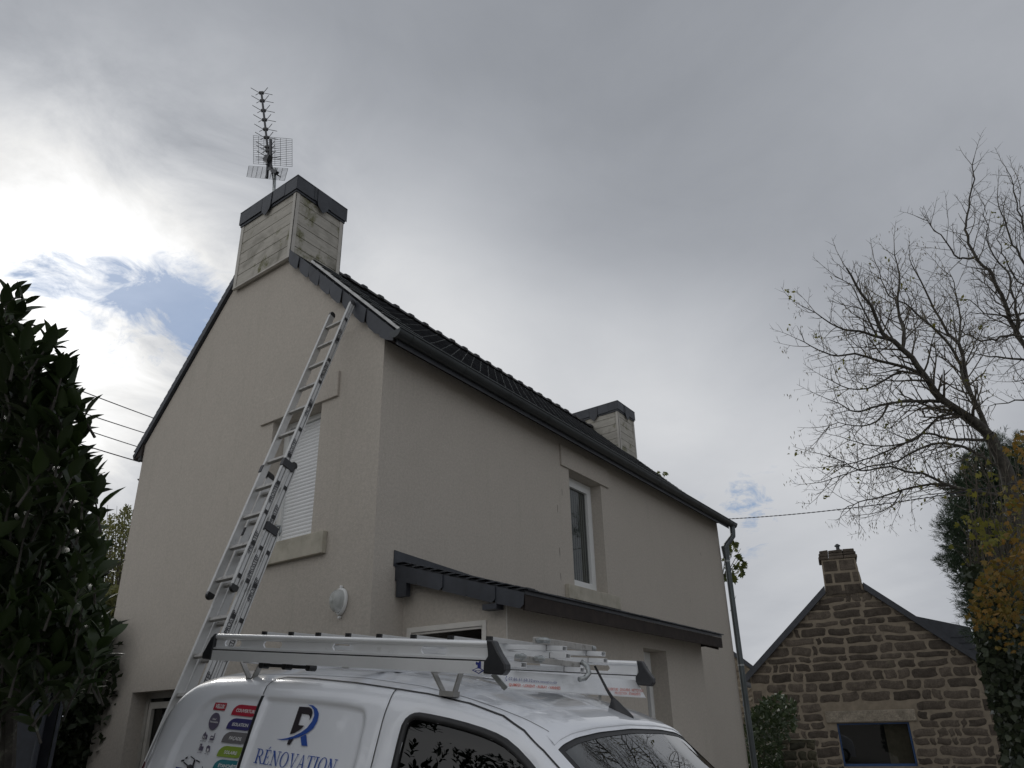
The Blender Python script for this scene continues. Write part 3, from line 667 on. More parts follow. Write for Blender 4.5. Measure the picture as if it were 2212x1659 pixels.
# ================================================================ extension ladder leaning on the gable
LN = math.sqrt(1+.365**2+.043**2); SP = .29
def LP(s, side, off=0., w=.0):
    return H(-.2-.365*s/LN, .695-.043*s/LN-side*.274+(-w if side else w), 5.465-s/LN)+Vector((.94, 0, -.34))*off
ldir = (LP(0, 0)-LP(1, 0)).normalized(); lnrm = Vector((.94, 0, -.34)).normalized(); lout = -ldir.cross(lnrm).normalized()
if lout.dot(G) > 0: lout = -lout      # points from the left rail to the right rail (towards the street)
lad = empty('extension_ladder', 'tall three-section aluminium extension ladder leaning against the gable up to the roof edge', 'ladder', LP(5.5, 0))
lo_ = lad.location.copy()
def rel(p): return p-lo_
secs = [(-.30, 3.03, 0.0, (-.26, -.215)), (1.79, 5.55, .085, (1.79, 1.84)), (2.40, 5.62, .165, (2.42, 2.44))]
for k, (s0, s1, off, tops) in enumerate(secs):
    mb = MB(); dep = .066; th_ = .026
    for side in (0, 1):
        top = tops[1] if side == 0 else tops[0]; bot = s1-(.03 if side else 0)
        a = LP(top, side, off); b = LP(bot, side, off); o = lout*(th_ if side else -th_)
        # C-channel rail: web plus two flanges
        mb.obox(rel(b)-lnrm*dep/2, a-b, o*.35, lnrm*dep)
        mb.obox(rel(b)-lnrm*dep/2+o*.35, a-b, o*.65, lnrm*.012); mb.obox(rel(b)+lnrm*(dep/2-.012)+o*.35, a-b, o*.65, lnrm*.012)
        mb.obox(rel(b)-lnrm*.014+o*.36, a-b, o*.45, lnrm*.028)
    so = mb.build('ladder_section', M['alu'], lad, bevel=.002)
    i = math.ceil((min(tops)+.12)/SP)
    while i*SP < s1-.1:
        s = i*SP
        q = MB(); q.obox(rel(LP(s, 0, off))-ldir*.014-lnrm*.017, LP(s, 1, off)-LP(s, 0, off), ldir*.028, lnrm*.034)
        q.build('rung', M['alu_dirty'], so, bevel=.003)
        e_ = MB(); e_.obox(rel(LP(s, 1, off))+lout*(th_+.0005)-ldir*.016-lnrm*.017, lout*.002, ldir*.032, lnrm*.034)
        e_.build('rung_end', M['black'], so)
        i += 1
    for side in (0, 1):
        top = tops[1] if side == 0 else tops[0]; o = lout*((1 if side else -1)*.012)
        for s, sg in ((top, 1), (s1-(.03 if side else 0), -1)):
            cpm = MB(); c = rel(LP(s, side, off))+o
            pts = [c-lnrm*.033+ldir*sg*-.022] + [c+lnrm*(.033*math.sin(t))+ldir*sg*(.030*math.cos(t)) for t in np.linspace(-math.pi/2, math.pi/2, 9)] + [c+lnrm*.033+ldir*sg*-.022]
            cpm.prism([p-lout*.0145 for p in pts], lout*.029)
            if k < 2 or sg < 0: cpm.build('end_cap', M['black'], so)
    # lettering on the outer face of the street-side rail
    tv, tf = text2d('PROSTEP', .012, .95); tw = max(v[0] for v in tv)
    s = tops[0]+.51
    tl = MB()
    while s < s1-.25:
        base = rel(LP(s, 1, off))+lout*(th_+.0016); k2 = .185/tw
        up = -lnrm
        tl.add([base+ldir*((x-tw/2)*k2)+up*(y*k2*1.15-.012) for x, y in tv], tf)
        tl.add([base+ldir*(-.095-.012)+up*-.012, base+ldir*(-.095-.004)+up*.006, base+ldir*(-.095-.010)+up*.006, base+ldir*(-.095+.0)+up*.018, base+ldir*(-.095-.0)+up*.0], [(0, 1, 2), (2, 4, 3)])
        s += .47
    tl.build('lettering', M['inkblack'], so, fix=False)
# guide brackets that hold the sections together
for k, s, off in ((0, 1.83, 0.0), (1, 2.42, .085)):
    for side in (0, 1):
        b_ = MB(); c = rel(LP(s, side, off+.03)); o = lout*(1 if side else -1)
        b_.obox(c-ldir*.035-lnrm*.064+o*.024, ldir*.075, o*.010, lnrm*.125)
        b_.obox(c-ldir*.035-lnrm*.070-o*.004, ldir*.075, o*.038, lnrm*.008)
        b_.build('guide_bracket', M['plastic'], lad, bevel=.003)
hk_ = MB(); c = LP(2.40, 1, .165); hk_.tube([rel(c)+lout*.005-lnrm*.02, rel(c)+ldir*.04-lnrm*.015+lout*.01, rel(c)+ldir*.055+lnrm*.02+lout*.01, rel(c)+ldir*.02+lnrm*.045+lout*.012, rel(c)-ldir*.02+lnrm*.04+lout*.012], .012, 8)
hk_.build('hook', M['galv'], lad, smooth=True)

# ================================================================ roof ladder lying on the slates
rl = empty('roof_ladder', 'aluminium roof ladder lying flat on the dark slates beside the verge', 'ladder', rf(.05, .0, .1))
ro_ = rl.location.copy()
def rp(x, y, up): return rf(x, y)-ro_+nh*up
def slope_bar(name, xa, y0, y1, w, h, up, mat):
    q = MB(); a, b = rp(xa, y0, up), rp(xa, y1, up); q.obox(a, b-a, (w, 0, 0), nh*h); return q.build(name, mat, rl, bevel=.002)
slope_bar('rail', .03, -.20, 1.44, .020, .030, .045, M['alu']); slope_bar('rail', .40, -.10, 1.5, .020, .030, .045, M['zinc'])
y = -.07
while y < 1.42:
    q = MB(); q.obox(rp(-.005, y, .078), (.45, 0, 0), sdh*.028, nh*.020); q.build('rung', M['zinc'], rl, bevel=.002)
    q = MB(); q.obox(rp(-.008, y, .0775), (.004, 0, 0), sdh*.029, nh*.021); q.build('rung_cap', M['black'], rl)
    y += .178

# ================================================================ the van
KV = 1.15
fV = Vector((0.03250389, -0.99554774, -0.08847707)); lV = Vector((0.99946744, 0.03263186, 0)); uV = Vector((0.00288717, -0.08842995, 0.99607821))
VO = Vector((-2.023, -2.143, 0)); VOK = CO+KV*(VO-CO)      # measured pose, then the true size of the vehicle
van = empty('van', 'white panel van with roofing company lettering parked in front of the beige gable', 'van')
mv = Matrix((fV, lV, uV)).transposed().to_4x4() @ Matrix.Scale(KV, 4); mv.translation = VOK; van.matrix_world = mv
OLv = Vector(((CO-VO).dot(fV), (CO-VO).dot(lV), (CO-VO).dot(uV)))
def rayv(s):
    d = ray(*s); return Vector((d.dot(fV), d.dot(lV), d.dot(uV)))
def on_v(s, v): d = rayv(s); return OLv+d*((v-OLv.y)/d.y)
def on_plane(s, p0, n): d = rayv(s); return OLv+d*((Vector(p0)-OLv).dot(n)/d.dot(n))
ZCk = np.array([(-1.12, .6), (-1.10, 1.30), (-1.065, 1.52), (-1.02, 1.68), (-.97, 1.765), (-.92, 1.812), (-.85, 1.845), (-.74, 1.868), (-.5, 1.885), (-.2, 1.895), (.1, 1.895), (.4, 1.878), (.6, 1.85), (.75, 1.82), (.86, 1.793), (.965, 1.757),
                (1.2, 1.575), (1.45, 1.36), (1.66, 1.185), (1.75, 1.14), (2.0, 1.07), (2.2, .95), (2.28, .80), (2.31, .5)])
uu = np.linspace(-1.12, 2.31, 1400); zr = np.interp(uu, ZCk[:, 0], ZCk[:, 1])
kern = np.exp(-np.linspace(-2.5, 2.5, 41)**2/2); kern /= kern.sum()
zs = np.convolve(np.pad(zr, 20, mode='edge'), kern, 'valid'); zs = np.where(uu < -1.07, np.minimum(zs, zr+.02), zs)
def zc(u): return float(np.interp(u, uu, zs))
Sk = np.array([(0, 0), (.008, .30), (.022, .48), (.042, .58), (.07, .64), (.11, .675), (.16, .70), (.25, .73), (.36, .765), (.5, .80), (.7, .845), (.85, .88), (1.0, .90), (1.4, .905)])
arc = np.concatenate([[0], np.cumsum(np.hypot(np.diff(Sk[:, 0]), np.diff(Sk[:, 1])))]); ta = np.linspace(0, arc[-1], 900)
Sd, Sv = np.interp(ta, arc, Sk[:, 0]), np.interp(ta, arc, Sk[:, 1])
def sm(a, odd):
    k = np.exp(-np.linspace(-2.5, 2.5, 35)**2/2); k /= k.sum(); p = 17
    left = (-a[1:p+1] if odd else a[1:p+1])[::-1]; return np.convolve(np.concatenate([left, a, a[-1]+(a[-1]-a[-2])*np.arange(1, p+1)]), k, 'valid')
Sd, Sv = sm(Sd, False), sm(Sv, True)
def mu(u):
    m = 1.
    if u < -.80: m -= .35*((-.80-u)**2)*2.2
    if u > 1.5: m -= .30*((u-1.5)/.8)**2
    return m
def hw(u, w):
    dz = zc(u)-w
    if dz < 0: return -1
    return mu(u)*float(np.interp(dz, Sd, Sv))
def on_side(s):
    d = rayv(s); a, b = 1.2, 7.; lo = None; t = a
    while t < b:
        q = OLv+d*t
        if -1.11 < q.x < 2.3 and q.y >= -hw(q.x, q.z) and zc(q.x) >= q.z: break
        t += .02
    else: return None
    lo, hi = t-.02, t
    for _ in range(22):
        mi = (lo+hi)/2; q = OLv+d*mi
        if q.y >= -hw(q.x, q.z) and zc(q.x) >= q.z: hi = mi
        else: lo = mi
    q = OLv+d*hi; return (q.x, q.z)
def sdist(poly, U, Wd):
    """signed distance to closed polygon, negative inside (numpy arrays)"""
    P = np.array(poly); n = len(P); dmin = np.full(U.shape, 1e9); inside = np.zeros(U.shape, bool)
    for i in range(n):
        a, b = P[i], P[(i+1) % n]; e = b-a; wx, wy = U-a[0], Wd-a[1]
        t = np.clip((wx*e[0]+wy*e[1])/(e@e+1e-12), 0, 1); dmin = np.minimum(dmin, np.hypot(wx-e[0]*t, wy-e[1]*t))
        c = ((a[1] > Wd) != (b[1] > Wd)) & (U < (b[0]-a[0])*(Wd-a[1])/(b[1]-a[1]+1e-12)+a[0]); inside ^= c
    return np.where(inside, -dmin, dmin)
def rounded(poly, k=2):
    P = [tuple(p) for p in poly]
    for _ in range(k):
        Q = []
        for i in range(len(P)):
            a, b = P[i], P[(i+1) % len(P)]; Q += [(a[0]*.75+b[0]*.25, a[1]*.75+b[1]*.25), (a[0]*.25+b[0]*.75, a[1]*.25+b[1]*.75)]
        P = Q
    return P
panR = [(-.352, 1.762), (-.352, 1.762), (-.55, 1.762), (-.655, 1.742), (-.712, 1.695), (-.752, 1.63), (-.768, 1.55), (-.765, 1.44), (-.745, 1.06), (-.31, 1.06), (-.31, 1.06)]
panS = [(-.335, 1.762), (-.335, 1.762), (-.08, 1.765), (.19, 1.758), (.238, 1.735), (.252, 1.66), (.262, 1.55), (.285, 1.06), (-.29, 1.06)]
WIN = [(.425, 1.56), (.418, 1.66), (.418, 1.718), (.440, 1.741), (.478, 1.746), (.636, 1.731), (.775, 1.708), (.861, 1.680), (.967, 1.612), (1.09, 1.50), (1.22, 1.37), (1.29, 1.27), (1.27, 1.215), (1.2, 1.20), (.5, 1.21), (.44, 1.25)]
WIN = rounded(WIN, 1); panR = rounded(panR, 1); panS = rounded(panS, 1)
seams = [[(-.350, 1.765), (-.362, 1.80), (-.352, 1.826), (-.31, 1.838), (-.17, 1.840), (.097, 1.834), (.308, 1.822)],
         [(.308, 1.822), (.320, 1.772), (.335, 1.56), (.35, 1.1), (.36, .42)], [(-.345, 1.75), (-.325, 1.5), (-.30, 1.0), (-.29, .42)],
         [(.308, 1.822), (.457, 1.812), (.636, 1.790), (.783, 1.758), (.884, 1.719), (.975, 1.665), (1.06, 1.60), (1.17, 1.505), (1.36, 1.32), (1.50, 1.19), (1.56, 1.1), (1.52, .8), (1.42, .55), (1.36, .42)],
         [(-.965, 1.74), (-.945, 1.68), (-.925, 1.60), (-.912, 1.50), (-.93, 1.3), (-.95, 1.0), (-.96, .5)], [(-.29, .42), (1.36, .42)]]
ust = np.concatenate([np.arange(-1.12, -1.0, .008), np.arange(-1.0, 1.35, .0105), np.arange(1.35, 2.311, .03), [2.31]])
tt = np.concatenate([np.arange(0, .5, .035), np.arange(.5, 1.35, .0105), [1.4, 1.5]])
tt = tt[tt < arc[-1]-.35]
dzs, vs_ = np.interp(tt, ta, Sd), np.interp(tt, ta, Sv)
nb = 16
U = np.repeat(ust[:, None], len(tt)+nb, 1); Z = np.zeros_like(U); V_ = np.zeros_like(U)
for i, u in enumerate(ust):
    z0 = zc(u); m_ = mu(u); zz_ = z0-dzs; zz_ = np.maximum(zz_, .24)
    low = np.linspace(zz_[-1], .22, nb+1)[1:]; Z[i] = np.concatenate([zz_, low]); vv = np.concatenate([vs_, np.interp(z0-low, Sd, Sv)]); vv[-1] -= .05; V_[i] = vv*m_
disp = np.zeros_like(U)
side_mask = (zc(0)*0+V_ > .60)
for pl_ in (panR, panS):
    d_ = sdist(pl_, U, Z); disp += .018*np.clip(-d_/.020, 0, 1)**2*(3-2*np.clip(-d_/.020, 0, 1))*(Z > .9)
for sg in seams:
    dm = np.full(U.shape, 1e9)
    for a, b in zip(sg, sg[1:]):
        a, b = np.array(a), np.array(b); e = b-a; wx, wy = U-a[0], Z-a[1]; t = np.clip((wx*e[0]+wy*e[1])/(e@e), 0, 1); dm = np.minimum(dm, np.hypot(wx-e[0]*t, wy-e[1]*t))
    disp += .0022*np.exp(-(dm/.012)**2)
dwin = sdist(WIN, U, Z); disp += .008*np.clip(1-np.abs(dwin)/.03, 0, 1)
disp = np.where(side_mask, disp, 0)
rib = np.zeros_like(U)
for rv in (.10, .27, .44): rib += .006*np.exp(-((V_-rv)/.022)**4)*(np.clip((U+.8)/.08, 0, 1)*np.clip((.66-U)/.12, 0, 1))
wind = (U > .995) & (U < 1.655) & (V_ < .615*np.vectorize(mu)(U))
bodyv, bodyf = [], []
for sgn in (-1, 1):
    o = len(bodyv); bodyv += [(U[i, j], sgn*(V_[i, j]-disp[i, j]), Z[i, j]+rib[i, j]) for i in range(U.shape[0]) for j in range(U.shape[1])]
    nj = U.shape[1]
    for i in range(U.shape[0]-1):
        for j in range(nj-1):
            cw = (dwin[i, j]+dwin[i+1, j]+dwin[i, j+1]+dwin[i+1, j+1])/4
            if cw < -.014 and V_[i, j] > .55 and Z[i, j] > 1.1: continue
            if wind[i, j] and wind[i+1, j+1] and wind[i+1, j] and wind[i, j+1]: continue
            uc, wc = U[i, j], Z[i, j]
            if V_[i, j] > .8 and (math.hypot(uc+.42+.0, wc-.28) < .30 or math.hypot(uc-1.72, wc-.28) < .30) and wc < .58: continue
            a, b, c, d_ = o+i*nj+j, o+(i+1)*nj+j, o+(i+1)*nj+j+1, o+i*nj+j+1
            bodyf.append((a, b, c, d_) if sgn < 0 else (a, d_, c, b))
bb = MB(); bb.v, bb.f = bodyv, bodyf
body = bb.build('body', M['paint'], van, smooth=True, fix=False)
cap_ = MB()
for idx in (0, -1):
    cap_.prism([Vector((U[idx, j], -V_[idx, j], Z[idx, j])) for j in range(U.shape[1])]+[Vector((U[idx, j], V_[idx, j], Z[idx, j])) for j in reversed(range(U.shape[1]))], (.01 if idx == 0 else -.01, 0, 0))
cap_.build('bumper', M['paint'], van)
def sp(u, w, off=0., sgn=-1):
    h = hw(u, w); e = 2e-3; g = (hw(u, w+e)-hw(u, w-e))/(2*e) if hw(u, w+e) > 0 else -.3
    n = Vector((0, 1, -g)).normalized()   # outward normal for the +v side: v - hw(w) = 0
    p = Vector((u, h, w))+n*off; p.y *= sgn; return p
def strip(path, width, off, sgn=-1, step=.03):
    P = []
    for a, b in zip(path, path[1:]):
        L_ = math.hypot(b[0]-a[0], b[1]-a[1]); n = max(1, int(L_/step))
        for i in range(n): t = i/n; P.append((a[0]+(b[0]-a[0])*t, a[1]+(b[1]-a[1])*t))
    P.append(path[-1]); rows = []
    for i, p in enumerate(P):
        a, b = P[max(i-1, 0)], P[min(i+1, len(P)-1)]; dx, dy = b[0]-a[0], b[1]-a[1]; l = math.hypot(dx, dy) or 1; nx, ny = -dy/l*width/2, dx/l*width/2
        rows.append([sp(p[0]-nx, p[1]-ny, off, sgn), sp(p[0]+nx, p[1]+ny, off, sgn)])
    return rows
for sgn in (-1, 1):
    sm_ = MB()
    for sg in seams: sm_.grid(strip(sg, .0042, .0008, sgn, .012))
    sm_.build('door_gap', M['black'], body, fix=False)
for sgn in (-1, 1):
    tr_ = MB()
    p = strip([(-.350, 1.762), (-.326, 1.498), (-.306, 1.1), (-.306, 1.06)], .017, -.001, sgn); tr_.grid(p)
    q = strip([(-.350, 1.762), (-.326, 1.498), (-.306, 1.1), (-.306, 1.06)], .020, -.012, sgn); tr_.grid([[a, b] for (a, _), (b, __) in zip(p, q)]); tr_.grid([[a, b] for (_, a), (__, b) in zip(p, q)])
    tr_.build('sliding_rail_trim', M['plastic'], body, fix=False)
def patch(poly, off, sgn=-1, rings=6):
    cx = sum(p[0] for p in poly)/len(poly); cy = sum(p[1] for p in poly)/len(poly); mb = MB()
    rows = [[sp(cx+(p[0]-cx)*k, cy+(p[1]-cy)*k, off, sgn) for p in poly] for k in np.linspace(1, .02, rings)]
    mb.grid(rows, close=True); return mb
def inset(poly, d):
    P = np.array(poly); n = len(P); out = []
    ar = sum(P[i][0]*P[(i+1) % n][1]-P[(i+1) % n][0]*P[i][1] for i in range(n)); s = 1 if ar > 0 else -1
    for i in range(n):
        e = P[(i+1) % n]-P[i-1]; l = math.hypot(*e) or 1; out.append((P[i][0]-s*e[1]/l*d, P[i][1]+s*e[0]/l*d))
    return out
for sgn in (-1, 1):
    patch(inset(WIN, .006), -.010, sgn, 9).build('side_window', M['side_glass'], van, smooth=True, fix=False)
    rb_ = MB(); a, b, c = inset(WIN, -.007), inset(WIN, .003), inset(WIN, .017)
    rb_.grid([[sp(*p, -.004, sgn) for p in a], [sp(*p, .003, sgn) for p in b], [sp(*p, .002, sgn) for p in c], [sp(*p, -.012, sgn) for p in c]], close=True)
    rb_.build('window_seal', M['black'], van, smooth=True, fix=False)
# windscreen
ws = MB(); rows_ = []; fr1 = MB()
def top_pt(u, v, up=0.): return Vector((u, v, zc(u)-float(np.interp(abs(v)/mu(u), Sv, Sd))+up))
rows_ = [[top_pt(u, v, -.006) for v in np.linspace(-.632, .632, 33)] for u in np.linspace(.986, 1.665, 26)]
ws.grid(rows_); ws.build('windscreen', M['windscreen'], van, smooth=True, fix=False)
def band(u0, u1, v0, v1, up, nu=14, nv=14): return [[top_pt(u, v, up) for v in np.linspace(v0, v1, nv)] for u in np.linspace(u0, u1, nu)]
fr1.grid(band(.99, 1.02, -.62, .62, -.004, 3, 30)); fr1.grid(band(.99, 1.66, -.634, -.585, -.004)); fr1.grid(band(.99, 1.66, .585, .634, -.004)); fr1.grid(band(1.60, 1.67, -.62, .62, -.004, 3, 30))
fr1.build('windscreen_border', M['black'], van, smooth=True, fix=False)
hd = MB(); hd.grid([[top_pt(.955, v, .0005) for v in np.linspace(-.60, .60, 31)], [top_pt(.985, v, .006) for v in np.linspace(-.61, .61, 31)], [top_pt(.992, v, .004) for v in np.linspace(-.61, .61, 31)], [top_pt(.990, v, -.012) for v in np.linspace(-.61, .61, 31)]])
hd.build('roof_edge', M['paint'], body, smooth=True, auto=40, fix=False)
gl_ = MB()
for sgn in (-1, 1):    # roof ditch seam running to the windscreen corner
    gl_.grid([[top_pt(u, sgn*(.575+o), .0008) for o in (-.002, .002)] for u in np.linspace(-.8, .95, 60)])
gl_.build('roof_gap', M['grey'], body, fix=False)
# cabin
MB().box(.30, .32, -.62, .62, .5, 1.70).build('bulkhead', M['liner'], van)
ins = MB(); ins.box(1.35, 1.66, -.70, .70, .85, 1.02); ins.box(.3, 1.7, -.75, .75, .40, .46); ins.box(1.25, 1.45, -.45, -.2, .9, 1.06); ins.build('dashboard', M['dash'], van, bevel=.02)
for vv in (-.34, .34):
    s_ = MB(); s_.box(.55, .98, vv-.22, vv+.22, .5, .68); s_.box(.44, .58, vv-.21, vv+.21, .62, 1.22); s_.box(.45, .53, vv-.11, vv+.11, 1.25, 1.42); s_.build('seat', M['seat'], van, bevel=.04)
sw = MB(); sw.tube([Vector((1.22+.02*math.sin(t), .34+.16*math.cos(t), 1.08+.15*math.sin(t))) for t in np.linspace(0, 2*math.pi, 21)], .012, 6); sw.build('steering_wheel', M['black'], van, smooth=True)
for vv in (-.32, .32): MB().box(1.03, 1.17, vv-.17, vv+.17, 1.565-.02, 1.58-.02).build('sun_visor', M['liner'], van)
MB().box(1.08, 1.10, -.10, .10, 1.52, 1.575).build('rear_mirror', M['plastic'], van)
pp = MB(); pp.prism([Vector((1.44, -.05, 1.03)), Vector((1.44, -.38, 1.03)), Vector((1.24, -.34, 1.30)), Vector((1.22, -.10, 1.29))], (-.003, 0, 0)); pp.build('white_sheet', M['inkwhite'], van)  # thin white sheet leaning behind the windscreen
# wheels, lamps, mirrors
for uu_ in (-.42, 1.72):
    for sgn in (-1, 1):
        w_ = MB(); n_ = 32
        rr = lambda r, v: [Vector((uu_+r*math.cos(t), sgn*v, .28+r*math.sin(t))) for t in np.linspace(0, 2*math.pi, n_, endpoint=False)]
        w_.grid([rr(.19, .70), rr(.27, .70), rr(.28, .73), rr(.28, .84), rr(.27, .87), rr(.19, .86)], close=True); wo_ = w_.build('wheel', M['black'], van, smooth=True, auto=40)
        w2 = MB(); w2.grid([rr(.19, .86), rr(.17, .83), rr(.06, .85), rr(.005, .86)], close=True); w2.build('rim', M['alu'], wo_, smooth=True, auto=40)
for sgn in (-1, 1):
    tl_ = patch(rounded([(-1.0, 1.46), (-.925, 1.46), (-.93, 1.1), (-1.02, 1.08), (-1.03, 1.3)], 1), .004, sgn); tl_.build('tail_light', M['redlamp'], van, smooth=True, fix=False)
    patch(rounded([(1.95, .95), (2.2, .86), (2.22, .70), (1.9, .78)], 1), .004, sgn).build('headlight', M['alu_white'], van, smooth=True, fix=False)
    mm = MB(); mm.tube([Vector((1.30, sgn*.90, 1.10)), Vector((1.30, sgn*1.0, 1.14)), Vector((1.28, sgn*1.10, 1.16))], [.05, .09, .07], 12); mm.build('wing_mirror', M['plastic'], van, smooth=True)
# whip aerial at the front of the roof
ab = MB(); pb = on_plane(c8(370, 1075), (0, 0, 1.80), Vector((.0, .0, 1))); pf = None
cb_ = Vector((.893, .150, top_pt(.893, .15).z-.004)); 
def ellr(k, up, sh=0): return [cb_+Vector((.055*k*math.cos(t)+sh, .026*k*math.sin(t)*(1 if math.cos(t) < 0 else .8), up-.30*(math.cos(t)*.055*k+sh))) for t in np.linspace(0, 2*math.pi, 22, endpoint=False)]
ab.grid([ellr(1.05, 0), ellr(1.0, .008), ellr(.8, .018, -.006), ellr(.55, .030, -.018), ellr(.28, .044, -.030), ellr(.05, .05, -.034)], close=True)
abo = ab.build('aerial_base', M['plastic'], van, smooth=True)
MB().tube([cb_+Vector((-.028, 0, .040)), cb_+Vector((-.065, .0, .088)), cb_+Vector((-.125, -.0, .182))], [.0085, .0062, .0052], 8).build('radio_aerial', M['black'], abo, smooth=True)

# ---- signage traced on the flank
def sidepoly(mb, pts, cv=e2, off=.0045-.0175):
    P = [on_side(cv(*p)) for p in pts]
    if any(p is None for p in P): return
    V3 = [sp(p[0], p[1], off) for p in P]; mb.add(V3, [tuple(range(len(V3)))])
def sidetext(mb, s, bl, br_, h, cv=e2, lean=.38, off=.006-.0175, bold=.02):
    tv, tf = text2d(s, bold); tw = max(v[0] for v in tv); tx0 = min(v[0] for v in tv); out = []; cache = {}
    for x, y in tv:
        fx = (x-tx0)/(tw-tx0); fy = y/.70; hh = h*fy
        q = on_side(cv(bl[0]+(br_[0]-bl[0])*fx+lean*hh, bl[1]+(br_[1]-bl[1])*fx-hh))
        if q is None: return
        out.append(sp(q[0], q[1], off))
    mb.add(out, tf)
base_p = [(1405, 690), (1425, 635), (1455, 580), (1500, 538), (1550, 512), (1600, 505), (1930, 538), (1905, 610), (1885, 650), (1850, 690), (1805, 718), (1750, 728)]
for k, (dx, dy, mt, tx, bl_, br__) in enumerate([(0, 0, 'red', 'COUVERTURE', (1493, 637), (1845, 672)), (-92, 247, 'purple', 'ISOLATION', (1423, 887), (1705, 915)), (-177, 487, 'grey', 'FAÇADE', (1368, 1130), (1582, 1158)),
                                           (-265, 742, 'green', 'SOLAIRE', (1277, 1385), (1500, 1412)), (-345, 987, 'teal', 'ÉTANCHÉITÉ', (1168, 1630), (1500, 1660))]):
    mb = MB(); sidepoly(mb, [(x+dx, y+dy) for x, y in base_p]); b_ = mb.build('service_badge', M[mt], body, fix=False)
    mb = MB(); sidetext(mb, tx, bl_, br__, 58); mb.build('badge_lettering', M['inkwhite'], body, fix=False)
mb = MB(); sidepoly(mb, [(1135, 463), (1343, 475), (1290, 614), (1082, 597)]); mb.build('brand_badge', M['red'], body, fix=False)
mb = MB(); sidetext(mb, 'VELUX', (1125, 568), (1290, 582), 72, bold=.03); mb.build('badge_lettering', M['inkwhite'], body, fix=False)
mb = MB(); sidepoly(mb, [(1107+92*math.cos(t)+45*math.sin(t), 808+10*math.cos(t)-155*math.sin(t)) for t in np.linspace(0, 2*math.pi, 32, endpoint=False)]); mb.build('round_badge', M['mauve'], body, fix=False)
mb = MB(); sidetext(mb, 'Neuf', (1078, 782), (1140, 788), 34); sidetext(mb, 'Rénovation', (1032, 826), (1172, 842), 32); mb.build('badge_lettering', M['inkwhite'], body, fix=False)
mb = MB()
for pts in ([(888, 1115), (905, 1050), (955, 990), (965, 1040), (990, 1048), (970, 1128)], [(1020, 1140), (1040, 1075), (1060, 1058), (1062, 1078), (1080, 1060), (1082, 1080), (1098, 1076), (1118, 1015), (1126, 1018), (1108, 1090), (1090, 1148)],
            [(818, 1322), (858, 1205), (893, 1210), (880, 1255), (918, 1260), (890, 1335)], [(950, 1345), (968, 1262), (1000, 1235), (1035, 1255), (1020, 1352)]): sidepoly(mb, pts)
for tx, a, b, h in (('RÉSIDENTIEL', (858, 1165), (958, 1174), 15), ('INDUSTRIE', (995, 1181), (1083, 1190), 15), ('TERTIAIRE', (797, 1370), (880, 1379), 15), ('AGRICOLE', (922, 1394), (1005, 1402), 15)): sidetext(mb, tx, a, b, h)
mb.build('trade_icons', M['mauve'], body, fix=False)
mb = MB()
for pts in ([(905, 1112), (918, 1066), (930, 1068), (918, 1114)], [(935, 1116), (946, 1072), (956, 1074), (946, 1118)], [(1042, 1110), (1048, 1092), (1095, 1098), (1090, 1112)], [(972, 1343), (984, 1296), (1012, 1298), (1004, 1347)], *[[(842-11*k, 1240+24*k), (845-11*k, 1232+24*k), (872-11*k, 1236+24*k), (869-11*k, 1244+24*k)] for k in range(4)]): sidepoly(mb, pts, off=.0015+.0045-.0175)
mb.build('icon_windows', M['inkwhite'], body, fix=False)
mb = MB()
for pts in ([(610, 1600), (680, 1580), (730, 1605), (740, 1680), (735, 1900), (610, 1900)], [(545, 1550), (565, 1535), (640, 1595), (625, 1620)], [(705, 1600), (745, 1490), (770, 1495), (735, 1615)], [(505, 1532), (520, 1500), (575, 1490), (560, 1530)], [(575, 1490), (600, 1450), (640, 1438), (620, 1475)],
            [(672, 1440), (700, 1437), (755, 1480), (745, 1498)], [(760, 1495), (800, 1500), (853, 1538), (840, 1550), (790, 1530)], [(885, 1620), (895, 1615), (905, 1680), (890, 1680)]): sidepoly(mb, pts)
mb.build('drone_emblem', M['inkblack'], body, fix=False)
mb = MB(); sidepoly(mb, [(415, 1622), (500, 1640), (590, 1660), (590, 1720), (420, 1700)]); mb.build('stripe', M['navy'], body, fix=False)
mb = MB()
for pts in ([(1303, 820), (1390, 824), (1414, 842), (1385, 892), (1325, 884)], [(1414, 842), (1420, 875), (1412, 905), (1392, 945), (1396, 910), (1385, 892)], [(1303, 820), (1325, 884), (1292, 985), (1217, 1068)], [(1292, 985), (1345, 992), (1310, 1025), (1262, 1054), (1217, 1068)], [(1212, 1104), (1258, 1092), (1218, 1161), (1190, 1158)]): sidepoly(mb, pts, c6)
mb.build('logo', M['brown'], body, fix=False)
outp = [(1380, 800), (1425, 808), (1460, 838), (1475, 885), (1462, 950), (1425, 1015), (1365, 1060), (1290, 1095), (1210, 1115), (1150, 1120), (1103, 1111)]
inp = [(1380, 801), (1410, 818), (1430, 850), (1434, 900), (1412, 955), (1370, 1010), (1315, 1052), (1250, 1084), (1190, 1102), (1145, 1109), (1103, 1110)]
mb = MB()
for i in range(10): sidepoly(mb, [outp[i], outp[i+1], inp[i+1], inp[i]], c6)
sidepoly(mb, [(1312, 1092), (1362, 1068), (1372, 1173), (1320, 1168)], c6); mb.build('logo', M['logoblue'], body, fix=False)
